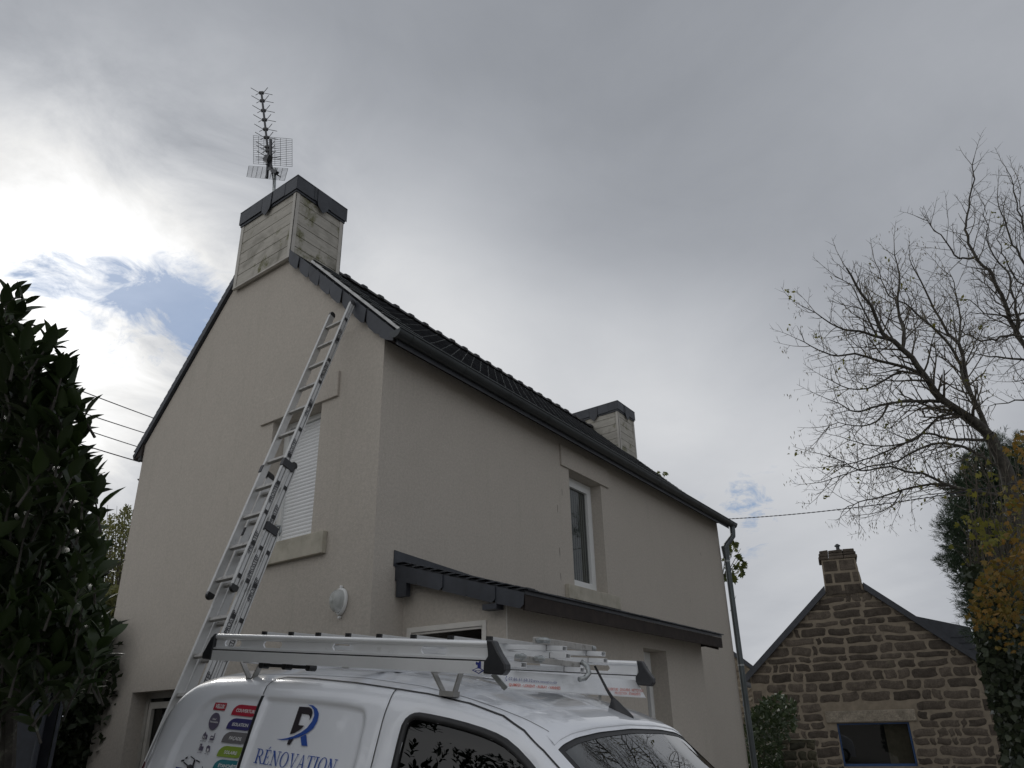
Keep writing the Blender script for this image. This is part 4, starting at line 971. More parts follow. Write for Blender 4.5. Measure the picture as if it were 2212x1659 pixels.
# serif capitals built stroke by stroke (unit box, height 1)
def bx(x0, x1, y0, y1): return [(x0, y0), (x1, y0), (x1, y1), (x0, y1)]
def arcp(cx, cy, rx, ry, a0, a1, tx, ty, n=10):
    out = []
    for i in range(n):
        p = [math.radians(a0+(a1-a0)*k/n) for k in (i, i+1)]
        out.append([(cx+rx*math.cos(p[0]), cy+ry*math.sin(p[0])), (cx+rx*math.cos(p[1]), cy+ry*math.sin(p[1])), (cx+(rx-tx)*math.cos(p[1]), cy+(ry-ty)*math.sin(p[1])), (cx+(rx-tx)*math.cos(p[0]), cy+(ry-ty)*math.sin(p[0]))])
    return out
GLY = {'R': (.72, [bx(.12, .24, .0, 1), bx(0, .36, 0, .05), bx(0, .3, .95, 1), bx(.24, .36, .95, 1), bx(.24, .36, .47, .52)]+arcp(.36, .735, .26, .265, -90, 90, .10, .05)+[[(.33, .48), (.45, .49), (.72, .05), (.62, .0)], bx(.58, .8, 0, .05)]),
       'E': (.66, [bx(.12, .24, 0, 1), bx(0, .6, 0, .05), bx(0, .56, .95, 1), bx(.24, .44, .49, .54), [(.55, .05), (.60, .05), (.64, .25), (.60, .25)], [(.52, .95), (.56, .95), (.58, .78), (.55, .78)], bx(.42, .45, .40, .63)]),
       'N': (.82, [bx(.12, .17, 0, 1), bx(0, .28, 0, .05), bx(.64, .69, 0, 1), bx(.52, .82, .95, 1), [(.0, 1), (.20, 1), (.69, .0), (.60, .0)], ]),
       'O': (.80, arcp(.38, .5, .38, .53, 0, 360, .11, .05, 26)),
       'V': (.76, [[(.08, .96), (.22, .96), (.42, .0), (.37, 0)], [(.62, .96), (.67, .96), (.42, 0), (.37, 0)], bx(0, .3, .95, 1), bx(.54, .76, .95, 1)]),
       'A': (.76, [[(.10, .04), (.15, .04), (.40, 1), (.36, 1)], [(.36, 1), (.42, 1), (.68, .04), (.54, .04)], bx(.2, .52, .33, .38), bx(0, .24, 0, .05), bx(.46, .78, 0, .05)]),
       'T': (.68, [bx(.28, .40, 0, 1), bx(.18, .5, 0, .05), bx(0, .68, .95, 1), [(.0, .95), (.04, .95), (.02, .75), (-.01, .75)], [(.64, .95), (.68, .95), (.69, .75), (.66, .75)]]),
       'I': (.38, [bx(.12, .24, 0, 1), bx(0, .36, 0, .05), bx(0, .36, .95, 1)])}
word = 'RENOVATION'; adv = []; x = 0
for ch in word: adv.append(x); x += GLY[ch][0]+.06
Wt = x-.06; mb = MB(); BL, BR, TL, TR = (893, 1322), (1598, 1428), (933, 1193), (1646, 1293)
def wp(x, y):
    fx = x/Wt; a = (BL[0]+(BR[0]-BL[0])*fx, BL[1]+(BR[1]-BL[1])*fx); b = (TL[0]+(TR[0]-TL[0])*fx, TL[1]+(TR[1]-TL[1])*fx); return (a[0]+(b[0]-a[0])*y, a[1]+(b[1]-a[1])*y)
for ch, xo in zip(word, adv):
    for q in GLY[ch][1]: sidepoly(mb, [wp(xo+px, py) for px, py in q], c6)
sidepoly(mb, [wp(adv[1]+px, py) for px, py in [(.24, 1.06), (.30, 1.06), (.44, 1.22), (.34, 1.22)]], c6)
mb.build('company_lettering', M['logoblue'], body, fix=False)

# ---- roof rack
RV = .6735
cbm = MB()
for u_ in (-.50, .08, .52): cbm.box(u_-.018, u_+.018, -RV, RV, 1.884, 1.904)
rack = cbm.build('roof_rack', M['alu_white'], van, bevel=.002)
for sgn in (-1, 1):
    r_ = MB(); v0 = sgn*RV
    r_.tube([(-.712, v0, 1.990), (.752, v0, 1.990)], .0125, 14)
    slots = [(-.655, -.545), (-.405, -.29), (.0, .115), (.45, .575)] if sgn < 0 else [(-.655, -.545), (-.25, -.13), (.1, .2), (.45, .60)]
    xs_ = [-.71]+[t for s_ in slots for t in s_]+[.75]
    for i in range(0, len(xs_), 2): r_.box(xs_[i], xs_[i+1], v0-.004, v0+.004, 1.944, 1.980)
    for a_, b_ in slots:
        r_.box(a_, b_, v0-.004, v0+.004, 1.976, 1.980); r_.box(a_, b_, v0-.004, v0+.004, 1.944, 1.950)
        for e_, sg_ in ((a_, 1), (b_, -1)): r_.prism([Vector((e_, v0-.004, 1.950)), Vector((e_+sg_*.010, v0-.004, 1.950)), Vector((e_, v0-.004, 1.960))], (0, .008, 0)); r_.prism([Vector((e_, v0-.004, 1.976)), Vector((e_+sg_*.008, v0-.004, 1.976)), Vector((e_, v0-.004, 1.966))], (0, .008, 0))
    r_.box(-.715, .75, v0-.013, v0+.013, 1.9365, 1.9435); r_.box(-.715, .75, v0-.006, v0+.006, 1.9325, 1.9365)
    r_.box(-.715, .752, v0-.015, v0+.015, 1.889, 1.9315)
    so_ = r_.build('side_rail', M['alu_white'], van, smooth=True, auto=35)
    MB().box(-.712, .75, v0-.0145, v0+.0145, 1.9315, 1.9362).build('rail_groove', M['black'], so_)
    for prof in ([(.748, 2.004), (.775, 2.003), (.80, 1.965), (.834, 1.925), (.836, 1.905), (.822, 1.889), (.744, 1.891), (.744, 1.93), (.76, 1.95)], [(-.712, 2.004), (-.735, 1.985), (-.765, 1.93), (-.775, 1.915), (-.772, 1.893), (-.713, 1.889), (-.713, 1.93), (-.712, 1.96)]):
        MB().prism([Vector((p[0], v0-.020, p[1])) for p in prof], (0, .040, 0)).build('rail_end_cap', M['plastic'], van, bevel=.005)
    for us in ((.48, .523, .604, .567), (-.577, -.53, -.453, -.515)):
        lg = MB()
        for a_, b_ in ((us[0], us[1]), (us[2], us[3])): lg.bar((a_, v0*.93, 1.889), (b_, v0*.90, 1.815), .006, .026, (0, 1, 0))
        lg.box(us[1]-.01, us[3]+.01, min(v0*.93, v0*.87), max(v0*.93, v0*.87), 1.808, 1.826)
        lg.build('rack_foot', M['alu_dirty'], van)
    rr_ = MB()
    for a_ in (-.42, -.28, -.14): rr_.tube([(a_, v0*.95-.02, 1.880), (a_, v0*.95+.02, 1.880)], .014, 10)
    rr_.box(-.42, -.14, v0*.95-.014, v0*.95+.014, 1.874, 1.888); rr_.build('rubber_roller', M['black'], van)
# printed wind deflector across the front of the rack
B_, C_, D_ = Vector((.773, -.60, 1.848)), Vector((.790, .67, 1.839)), Vector((.742, .67, 1.914)); A_ = Vector((.726, -.62, 1.908))
fn_ = (C_-B_).cross(D_-B_).normalized()
if fn_.x < 0: fn_ = -fn_
ff = MB(); ff.prism([B_, C_, D_, A_], -fn_*.003); ff.bar(B_-fn_*.004, C_-fn_*.004, .012, .003); fo = ff.build('wind_deflector', M['alu_white'], van)
MB().bar((.745, -.63, 1.893), (.785, -.60, 1.846), .018, .006, (0, 1, 0)).build('deflector_stay', M['galv'], van)
def ftext(mb, s, bl, br_, h, cv, bold=.0, lean=0.):
    tv, tf = text2d(s, bold); tw = max(v[0] for v in tv); tx0 = min(v[0] for v in tv)
    out = [on_plane(cv(bl[0]+(br_[0]-bl[0])*(x-tx0)/(tw-tx0)+lean*y*h/.7, bl[1]+(br_[1]-bl[1])*(x-tx0)/(tw-tx0)-h*y/.7), B_+fn_*.002, fn_) for x, y in tv]
    mb.add(out, tf)
mb = MB(); ftext(mb, '07.86 61.68.32-', (152, 1064), (598, 1100), 54, e1); ftext(mb, 'www.renovation-tl.fr', (592, 1098), (1013, 1134), 52, e1)
mb.add([on_plane(e1(118+18*math.cos(t)*k, 1035+46*math.sin(t)*k), B_+fn_*.002, fn_) for k in (1, .55) for t in np.linspace(1.2, 5.2, 10)], [(i, i+1, i+11, i+10) for i in range(9)])
mb.build('deflector_lettering', M['navy'], fo, fix=False)
mb = MB(); ftext(mb, 'QUIMPER - LORIENT - AURAY - VANNES', (160, 1163), (1070, 1230), 50, e1, .012); ftext(mb, 'COUVERTURE - ZINGUERIE - NETTOYAGE', (1700, 664), (1980, 678), 20, c7); ftext(mb, 'PROTECTION - ETANCHÉITÉ', (1770, 694), (1958, 703), 19, c7)
mb.build('deflector_lettering', M['orange'], fo, fix=False)
# little artisan emblem on the near rail
def rtp(x, y): p = on_v(c7(x, y), -RV-.0156); return p
mb = MB(); mb.add([rtp(*p) for p in ((713, 517), (762, 495), (808, 519), (765, 545))], [(0, 1, 2, 3)]); mb.build('emblem', M['navy'], so_ if False else rack, fix=False)
mb = MB(); q_ = [(727, 517), (762, 502), (794, 519), (765, 537)]; mb.add([rtp(*p)-Vector((0, .0006, 0)) for p in q_], [(0, 1, 2, 3)]); mb.build('emblem', M['inkwhite'], rack, fix=False)
mb = MB(); mb.add([rtp(*p)-Vector((0, .0012, 0)) for p in ((757, 505), (757, 480), (762, 462), (770, 452), (782, 452), (782, 505))], [tuple(range(6))]); mb.add([rtp(752+9*math.cos(t), 467+12*math.sin(t))-Vector((0, .0012, 0)) for t in np.linspace(0, 6.28, 12, endpoint=False)], [tuple(range(12))])
tv, tf = text2d('ARTISAN', .02); tw = max(v[0] for v in tv); mb.add([rtp(737+52*x/tw, 526-11*y/.7)-Vector((0, .0013, 0)) for x, y in tv], tf); mb.build('emblem', M['navy'], rack, fix=False)

# ================================================================ ladders carried on the rack
def vloc(p): return VOK+KV*(p.x*fV+p.y*lV+p.z*uV)
def carried(name, label, z):
    e = empty(name, label, 'ladder'); m_ = mv.copy(); e.matrix_world = m_ @ Matrix.Translation((0, 0, z)); e['group'] = 'ladders carried on the van roof rack'; return e
def carried_ladder(label, z, v0, v1, ua, ub, rungs, rung_over, caps, up):
    e = carried('carried_ladder', label, z)
    for v in (v0, v1):
        ue = ub[0] if v == v0 else ub[1]
        q = MB(); t = .0024; h = .0190; w = .040
        for (y0, y1, z0, z1) in ((v-w/2, v-w/2+t, 0, h), (v+w/2-t, v+w/2, 0, h), (v-w/2+t, v+w/2-t, 0, t), (v-w/2+t, v+w/2-t, h-t, h)): q.box(ua, ue, y0, y1, z0, z1)
        q.build('rail', M['alu_white'], e)
        MB().box(ue-.075, ue-.073, v-w/2-.0012, v+w/2+.0012, -.0012, h+.0012).build('rail_joint', M['black'], e)
        MB().box(ue-.04, ue-.038, v-w/2+t, v+w/2-t, t, h-t).build('hollow_shade', M['dark'], e)  # dark plate stands in for the shade inside the hollow rail end
    for u in rungs:
        z0 = h+.0008 if up else .003
        MB().box(u-.013, u+.013, v0-rung_over, v1+rung_over, z0, z0+.0205).build('rung', M['alu'], e, bevel=.002)
        if caps:
            for vv, s_ in ((v0-rung_over, -1), (v1+rung_over, 1)): MB().box(u-.0135, u+.0135, min(vv, vv+s_*.012), max(vv, vv+s_*.012), z0-.0008, z0+.0215).build('rung_cap', M['black'], e)
    return e
caps_u = [on_v(q, -.335).x for q in (c6(1015, 180), c6(1250, 190), c6(1490, 195), c6(1755, 205), c6(2030, 210), c7(285, 270), c7(560, 275), c7(845, 285))]
top_l = carried_ladder('topmost aluminium roof ladder on the van rack with black-capped rungs and two hooked bars', 1.997, -.20, .15, -.66, (.803, .809), caps_u, .13, True, True)
for (a, b) in (((1165, 300), (1550, 352)),):
    ua = on_v(c7(1190, 300), -.30)
    bar_ = MB(); bar_.box(.715, .745, -.31, .17, 2.017-1.997, 2.042-1.997); bar_.build('hook_bar', M['alu_dirty'], top_l, bevel=.003)
hkk = MB(); hkk.tube([(.73, -.30, .032), (.752, -.315, .032), (.770, -.325, .033), (.778, -.30, .033), (.765, -.27, .032)], .0105, 8); hkk.build('hook', M['galv'], top_l, smooth=True)
hkk = MB(); hkk.tube([(.735, .175, .032), (.735, .205, .032)], [.014, .014], 12); hkk.build('roller', M['galv'], top_l, smooth=True, auto=40)
carried_ladder('middle aluminium ladder of the stack on the van rack', 1.969, -.20, .15, -.66, (.820, .819), [-.45, -.2, .05, .3, .55], .0, False, False)
low_l = carried_ladder('lowest aluminium ladder of the stack on the van rack, resting on the crossbars', 1.922, -.45, -.10, -.66, (.765, .834), [-.5, -.27, -.04, .19, .42], .0, False, False)
hb = MB(); hb.box(.735, .765, -.475, .02, .021, .043); hb.build('hook_bar', M['alu_dirty'], low_l, bevel=.003)
for vv in (-.47, -.33):
    q = MB(); q.tube([(.765, vv, .037), (.785, vv-.01, .038), (.795, vv-.03, .038), (.785, vv-.05, .038), (.770, vv-.045, .038)], .009, 8); q.tube([(.764, vv, .037), (.772, vv, .037)], .014, 12); q.build('hook', M['galv'], low_l, smooth=True, auto=40)
q = MB(); q.tube([(.765, .02, .045), (.79, .03, .03), (.80, .03, .0), (.785, .02, -.02), (.775, -.01, -.026)], .011, 8); q.build('hook', M['galv'], low_l, smooth=True)

# ================================================================ foliage tools
def unit(a): return a/(np.linalg.norm(a, axis=-1, keepdims=True)+1e-9)
LEAF = {}
def mk_leaf(w, fold, curl, n=4, peak=.45):
    v = [(0, 0, 0)]; st = np.linspace(0, 1, n+1)[1:-1]; f = []
    for t in st:
        ww = w*math.sin(math.pi*t**(math.log(.5)/math.log(peak)))**.8; h = -curl*t*t
        v += [(t, -ww, h+fold*ww), (t, 0, h), (t, ww, h+fold*ww)]
    v.append((1, 0, -curl)); m_ = len(st)
    f += [(0, 1, 2), (0, 2, 3)]
    for i in range(m_-1):
        a = 1+3*i; b = a+3; f += [(a, b, b+1, a+1), (a+1, b+1, b+2, a+2)]
    a = 1+3*(m_-1); e = len(v)-1; f += [(a, e, a+1), (a+1, e, a+2)]; return v, f
LEAF['laurel'] = mk_leaf(.21, .40, .16, 5); LEAF['small'] = ([(0, 0, 0), (.5, -.28, .08), (1, 0, -.05), (.5, .28, .08)], [(0, 1, 2, 3)])
LEAF['needle'] = ([(0, -.03, 0), (0, .03, 0), (1, .02, 0), (1, -.02, 0)], [(0, 1, 2, 3)])
LEAF['ivy'] = ([(0, 0, 0), (.1, -.4, .06), (.45, -.5, .0), (1, 0, -.12), (.45, .5, .0), (.1, .4, .06)], [(0, 1, 2, 3), (0, 3, 4, 5)])
LEAF['maple'] = ([(0, 0, 0), (.02, -.28, .02), (.22, -.58, -.04), (.38, -.30, .05), (.70, -.42, -.08), (.66, -.14, .03), (1.05, 0, -.12), (.66, .14, .03), (.70, .42, -.08), (.38, .30, .05), (.22, .58, -.04), (.02, .28, .02)],
                 [(0, 1, 2, 3), (0, 3, 4, 5), (0, 5, 6, 7), (0, 7, 8, 9), (0, 9, 10, 11)])
LEAF['strip'] = ([(0, 0, 0), (.3, -.10, 0), (1, 0, -.1), (.3, .10, 0)], [(0, 1, 2, 3)])
def leaf_mesh(name, kind, mat, P, D, N, S, parent, smooth=False):
    P, D, N, S = map(np.asarray, (P, D, N, S)); D = unit(D); N = unit(N-D*np.sum(N*D, -1, keepdims=True)); B = np.cross(N, D)
    tv, tf = LEAF[kind]; tv = np.array(tv); k = len(tv); n = len(P)
    V_ = (P[:, None, :]+S[:, None, None]*(tv[None, :, 0:1]*D[:, None, :]+tv[None, :, 1:2]*B[:, None, :]+tv[None, :, 2:3]*N[:, None, :])).reshape(-1, 3)
    me = bpy.data.meshes.new(name); me.vertices.add(len(V_)); me.vertices.foreach_set('co', V_.ravel())
    ls = np.array([len(f) for f in tf]); lt = np.concatenate([np.array(f) for f in tf]); tot = len(lt)
    loops = (lt[None, :]+(np.arange(n)*k)[:, None]).ravel(); me.loops.add(len(loops)); me.loops.foreach_set('vertex_index', loops)
    st = np.concatenate([[0], np.cumsum(ls)[:-1]]); starts = (st[None, :]+(np.arange(n)*tot)[:, None]).ravel()
    me.polygons.add(n*len(tf)); me.polygons.foreach_set('loop_start', starts); me.polygons.foreach_set('loop_total', np.tile(ls, n))
    me.update(calc_edges=True); me.validate(); me.materials.append(mat)
    if smooth: me.polygons.foreach_set('use_smooth', [True]*len(me.polygons))
    o = bpy.data.objects.new(name, me); COL.objects.link(o)
    if parent is not None: o.parent = parent
    return o
def rnd(n): return unit(rng.normal(size=(n, 3)))
def in_poly(x, y, poly):
    c = False
    for i in range(len(poly)):
        a, b = poly[i], poly[i-1]
        if (a[1] > y) != (b[1] > y) and x < (b[0]-a[0])*(y-a[1])/(b[1]-a[1])+a[0]: c = not c
    return c
def fill(poly, n, d0, d1):
    xs_ = [p[0] for p in poly]; ys_ = [p[1] for p in poly]; out = []
    while len(out) < n:
        x, y = rng.uniform(min(xs_), max(xs_)), rng.uniform(min(ys_), max(ys_))
        if in_poly(x, y, poly): out.append(tuple(at(VV(x, y), rng.uniform(d0, d1))))
    return np.array(out)

# ================================================================ laurel beside the camera
laurel = empty('laurel_tree', 'dark evergreen laurel with long glossy upright leaves at the left edge of the view', 'tree', at(VV(-60, 1640), 3.6))
bpy.context.view_layer.update()
def off_(e, P): return np.asarray(P)-np.array(e.location)
tips = [(37, 612), (50, 622), (75, 636), (8, 650), (20, 700), (62, 693), (78, 709), (81, 737), (50, 740), (124, 714), (133, 716), (96, 741), (155, 757), (160, 768), (127, 780), (110, 800), (156, 815), (168, 845), (187, 858), (140, 850), (199, 894),
        (181, 910), (176, 928), (150, 905), (187, 968), (212, 983), (208, 998), (165, 985), (206, 1045), (192, 1085), (200, 1120), (222, 1160), (205, 1205), (214, 1250), (228, 1290), (255, 1338), (240, 1352), (225, 1400), (205, 1418), (180, 1430), (215, 1010)]
LP_ = [(-40, 640), (30, 640), (65, 690), (110, 760), (140, 800), (150, 860), (160, 900), (150, 960), (175, 1020), (165, 1080), (180, 1160), (190, 1260), (200, 1340), (190, 1400), (120, 1430), (60, 1460), (-40, 1480)]
P, D, N, S = [], [], [], []; stems = MB()
shoots = [(at(VV(t[0]-10, t[1]+6), rng.uniform(3.1, 3.5)), .26, 1) for t in tips]
for p in fill(LP_, 150, 3.1, 4.0): shoots.append((Vector(p), .32, 0))
for p in fill([(-950, 560), (-500, 480), (-20, 640), (-20, 1500), (-950, 1600)], 330, 3.4, 5.2): shoots.append((Vector(p), .36, 0))
for p in fill([(-30, 1000), (170, 1050), (190, 1400), (-30, 1440)], 90, 3.7, 4.4): shoots.append((Vector(p), .3, 0))
for tip, ln, edge in shoots:
    low = max(0, min(1, (2.3-tip.z)/1.2)); ax = Vector((rng.normal()*.18, rng.normal()*.18, 1)) + CR*(.16+.5*low if edge else rng.normal()*.25) ; ax.z -= low*.75; ax.normalize()
    base = tip-ax*ln; stems.tube([base, base.lerp(tip, .5)+Vector(rng.normal(size=3)*.008), tip-ax*.03], [.006, .004, .002], 4, False)
    nl = 8 if edge else 11
    for i in range(nl):
        t = i/nl; ph = i*2.4+rng.uniform(0, .5); side = (ax.orthogonal().normalized()); side.rotate(Matrix.Rotation(ph, 3, ax))
        spread = .85-.45*t; d = ax*(1-spread*.55)+side*spread*.8; L_ = rng.uniform(.10, .145)*(1-.3*(t > .8))
        P.append(base.lerp(tip, .15+.8*t)); D.append(d); N.append(-side+ax*.6+Vector(rng.normal(size=3)*.15)); S.append(L_)
leaf_mesh('crown', 'laurel', M['laurel'], off_(laurel, P), D, N, S, laurel, True)
for b in range(7):
    a = at(VV(-40+rng.uniform(-60, 60), 1700), 3.7); e = at(VV(rng.uniform(-60, 150), rng.uniform(750, 1100)), 3.7); stems.tube([a, a.lerp(e, .5)+Vector((.05, .03, 0)), e], [.03, .02, .006], 6, False)
stems.v = [tuple(np.array(v)-np.array(laurel.location)) for v in stems.v]; stems.build('branches', M['bark'], laurel, fix=False)
DP = fill([(-400, 900), (60, 960), (130, 1080), (165, 1250), (170, 1400), (120, 1440), (-400, 1460)], 9500, 4.1, 5.0)
leaf_mesh('inner_crown', 'laurel', M['laurel'], off_(laurel, DP), rnd(len(DP))+np.array([0, 0, .4]), rnd(len(DP)), rng.uniform(.10, .16, len(DP)), laurel)
DP = fill([(-60, 820), (40, 860), (110, 980), (150, 1120), (178, 1250), (182, 1380), (120, 1430), (-60, 1450)], 2600, 4.4, 5.4)
leaf_mesh('inner_crown', 'laurel', M['laurel'], off_(laurel, DP), rnd(len(DP))+np.array([0, 0, .4]), rnd(len(DP)), rng.uniform(.18, .27, len(DP)), laurel)

# a second laurel further left, outside the picture but mirrored in the van's door glass
lh = empty('laurel_hedge', 'dark laurel hedge beyond the left edge, mirrored in the van', 'hedge', (-6.6, -.2, gz(-.2)))
P, D, N, S = [], [], [], []
for i in range(1300):
    x = rng.uniform(-7.2, -4.7); y = rng.uniform(-2.7, .6); z = rng.uniform(.6, 3.55-.42*(y+1.2)+.16*math.sin(y*6)+.14*math.sin(x*5.3)); tip = Vector((x, y, z))
    ax = Vector((rng.normal()*.25, rng.normal()*.25-.15, 1)).normalized()
    for k in range(11):
        t = k/11; side = ax.orthogonal().normalized(); side.rotate(Matrix.Rotation(k*2.4, 3, ax)); sp_ = .85-.45*t; P.append(tip-ax*.2*(1-t)); D.append(ax*(1-sp_*.5)+side*sp_*.8); N.append(-side+ax*.6); S.append(rng.uniform(.065, .10))
leaf_mesh('leaves', 'laurel', M['laurel'], off_(lh, P), D, N, S, lh, True)
P = np.stack([rng.uniform(-7, -4.8, 2500), rng.uniform(-2.6, .5, 2500), rng.uniform(0, 1, 2500)], 1); P[:, 2] *= 3.35-.42*(P[:, 1]+1.2)
leaf_mesh('inner_leaves', 'laurel', M['laurel'], off_(lh, P), rnd(2500), rnd(2500), rng.uniform(.15, .22, 2500), lh)

# hedge, willow scrub behind
def bush(name, label, cat, poly, n, d0, d1, kind, mat, s0, s1, up=.3, stems_=0, sh=None, group=None):
    P_ = fill(poly, n, d0, d1); c = P_.mean(0); e = empty(name, label, cat, (c[0], c[1], gz(c[1])), group)
    leaf_mesh('leaves', kind, mat, off_(e, P_), rnd(n)+np.array([0, 0, up]), rnd(n)+np.array([0, 0, .5]), rng.uniform(s0, s1, n), e)
    if stems_:
        st = MB(); base = Vector((c[0], c[1], gz(c[1])))-Vector(e.location)
        for i in range(stems_):
            q = Vector(tuple(P_[rng.integers(n)]))-Vector(e.location); b0 = base+Vector(rng.normal(size=3)*.25); b0.z = 0
            st.tube([b0, b0.lerp(q, .5)+Vector((rng.normal()*.1, rng.normal()*.1, .1)), q], [sh or .02, (sh or .02)*.6, .003], 5, False)
        st.build('stems', M['twig'], e, fix=False)
    return e
bush('hedge', 'dark dense hedge between the laurel and the gable wall', 'hedge', [(-40, 1360), (60, 1340), (235, 1330), (262, 1400), (235, 1660), (200, 1800), (-40, 1800)], 9000, 8.6, 10.2, 'small', M['hedge'], .09, .17)
tall = [(192, 1180), (205, 1130), (215, 1110), (228, 1135), (240, 1108), (255, 1120), (272, 1090), (286, 1100), (300, 1150), (300, 1420), (190, 1430)]
hz = bush('willow_scrub', 'tall thin willow scrub with small olive leaves against the sky behind the laurel', 'tree', tall, 5200, 12.5, 15.5, 'small', M['hazel'], .05, .085, .8, 60, .025)
st = MB()
for i in range(46):
    x = rng.uniform(188, 300); top = rng.uniform(1085, 1180); a = at(VV(x-30, 1430), 14); b = at(VV(x, top), rng.uniform(12.6, 15.4)); st.tube([a, a.lerp(b, .5)+Vector((rng.normal()*.05, rng.normal()*.05, 0)), b], [.014, .009, .003], 4, False)
st.v = [tuple(np.array(v)-np.array(hz.location)) for v in st.v]; st.build('stems', M['twig'], hz, fix=False)
bush('willow_scrub', 'low olive-green bush below the tall scrub, left of the gable', 'bush', [(185, 1300), (230, 1270), (290, 1290), (280, 1420), (180, 1420)], 2600, 11.2, 12.2, 'small', M['hazel'], .07, .12, .3, 8)

# dark shed at the lower left
shp = at(VV(150, 1446), 6.2); shed = empty('garden_shed', 'dark boarded shed with a grey downpipe under the laurel at the lower left', 'shed', (shp.x, shp.y, gz(shp.y)))
sr = Vector((-CR.x, -CR.y, 0)).normalized(); sb_ = Vector((shp.x-CO.x-.9, shp.y-CO.y, 0)).normalized(); hh = shp.z-gz(shp.y)+.25
M['shedwood'] = varied('shed_boards', (.018, .020, .028), .75, nscale=10, var=.35)
M['shedpost'] = varied('shed_post', (.04, .046, .06), .6, nscale=10, var=.25)
q = MB(); q.obox(sr*.02+sb_*.05, sr*2.6, sb_*2.2, (0, 0, hh)); w_ = q.build('wall', M['shedwood'], shed)
q = MB(); x = .40
while x < 2.5: q.obox(sr*x+sb_*.03, sr*.125, sb_*.018, (0, 0, hh*.80)); x += .15
q.build('boards', M['shedwood'], w_)
q = MB(); q.obox(sr*.12+sb_*0, sr*.2, sb_*.049, (0, 0, hh)); q.obox(sr*.35+sb_*.0, sr*2.2, sb_*.045, (0, 0, .0+hh*.06)) ; q.build('corner_post', M['shedpost'], w_)
q = MB(); q.obox(sr*.35+sb_*.01+Vector((0, 0, hh*.80)), sr*2.2, sb_*.038, (0, 0, .10)); q.build('rail', M['shedpost'], w_)
MB().tube([sr*.135-sb_*.03, sr*.135-sb_*.03+Vector((0, 0, hh))], .022, 10).build('downpipe', M['shedpost'], shed, smooth=True, auto=50)
MB().tube([sr*.0+sb_*.03, sr*.0+sb_*.03+Vector((0, 0, hh))], .014, 8).build('edge_trim', M['shedpost'], shed, smooth=True, auto=50)
q = MB(); q.obox(sr*-.08-sb_*.1+Vector((0, 0, hh)), sr*2.8, sb_*2.4, (0, 0, .07)); q.build('roof', M['shedwood'], shed)

# ================================================================ bare ash trees on the right
def limb_pts(pts, cv, d0, d1, sag=.05):
    n = len(pts); out = []
    for i, p in enumerate(pts): out.append(at(cv(*p), d0+(d1-d0)*i/(n-1)+rng.normal()*sag))
    return out
def spline(P_, step):
    out = []
    n = len(P_)
    for i in range(n-1):
        p0, p1, p2, p3 = P_[max(i-1, 0)], P_[i], P_[i+1], P_[min(i+2, n-1)]; k = max(1, int((p2-p1).length/step))
        for j in range(k):
            t = j/k; out.append(.5*((2*p1)+(-p0+p2)*t+(2*p0-5*p1+4*p2-p3)*t*t+(-p0+3*p1-3*p2+p3)*t**3))
    out.append(P_[-1]); return out
tipsout = []
def twig(mb, p, d, ln, r, depth):
    n = max(3, int(ln/.09)); pts = [p]; q = p.copy(); dd = d.copy()
    for i in range(n):
        dd = (dd+Vector((rng.normal()*.10, rng.normal()*.10, rng.normal()*.08+.05))).normalized(); q = q+dd*(ln/n); pts.append(q.copy())
    mb.tube(pts, [r*(1-.68*i/n) for i in range(n+1)], 4 if r > .004 else 3, False)
    if depth > 0:
        k = int(ln/(.10 if depth == 1 else .16)); sgn = 1
        for i in range(k):
            t = .22+.75*(i+.5)/k; j = min(n-1, int(t*n)); a = pts[j].lerp(pts[j+1], t*n-j); base = (pts[j+1]-pts[j]).normalized()
            sd_ = base.cross(CF).normalized(); sd_.rotate(Matrix.Rotation(rng.uniform(-1.1, 1.1), 3, base)); sgn = -sgn
            nd = (base*.75+sd_*sgn*rng.uniform(.5, .95)).normalized(); twig(mb, a, nd, ln*rng.uniform(.28, .55)*(1.1-.5*t), max(r*.55, .0032), depth-1)
    else: tipsout.append(pts[-1])
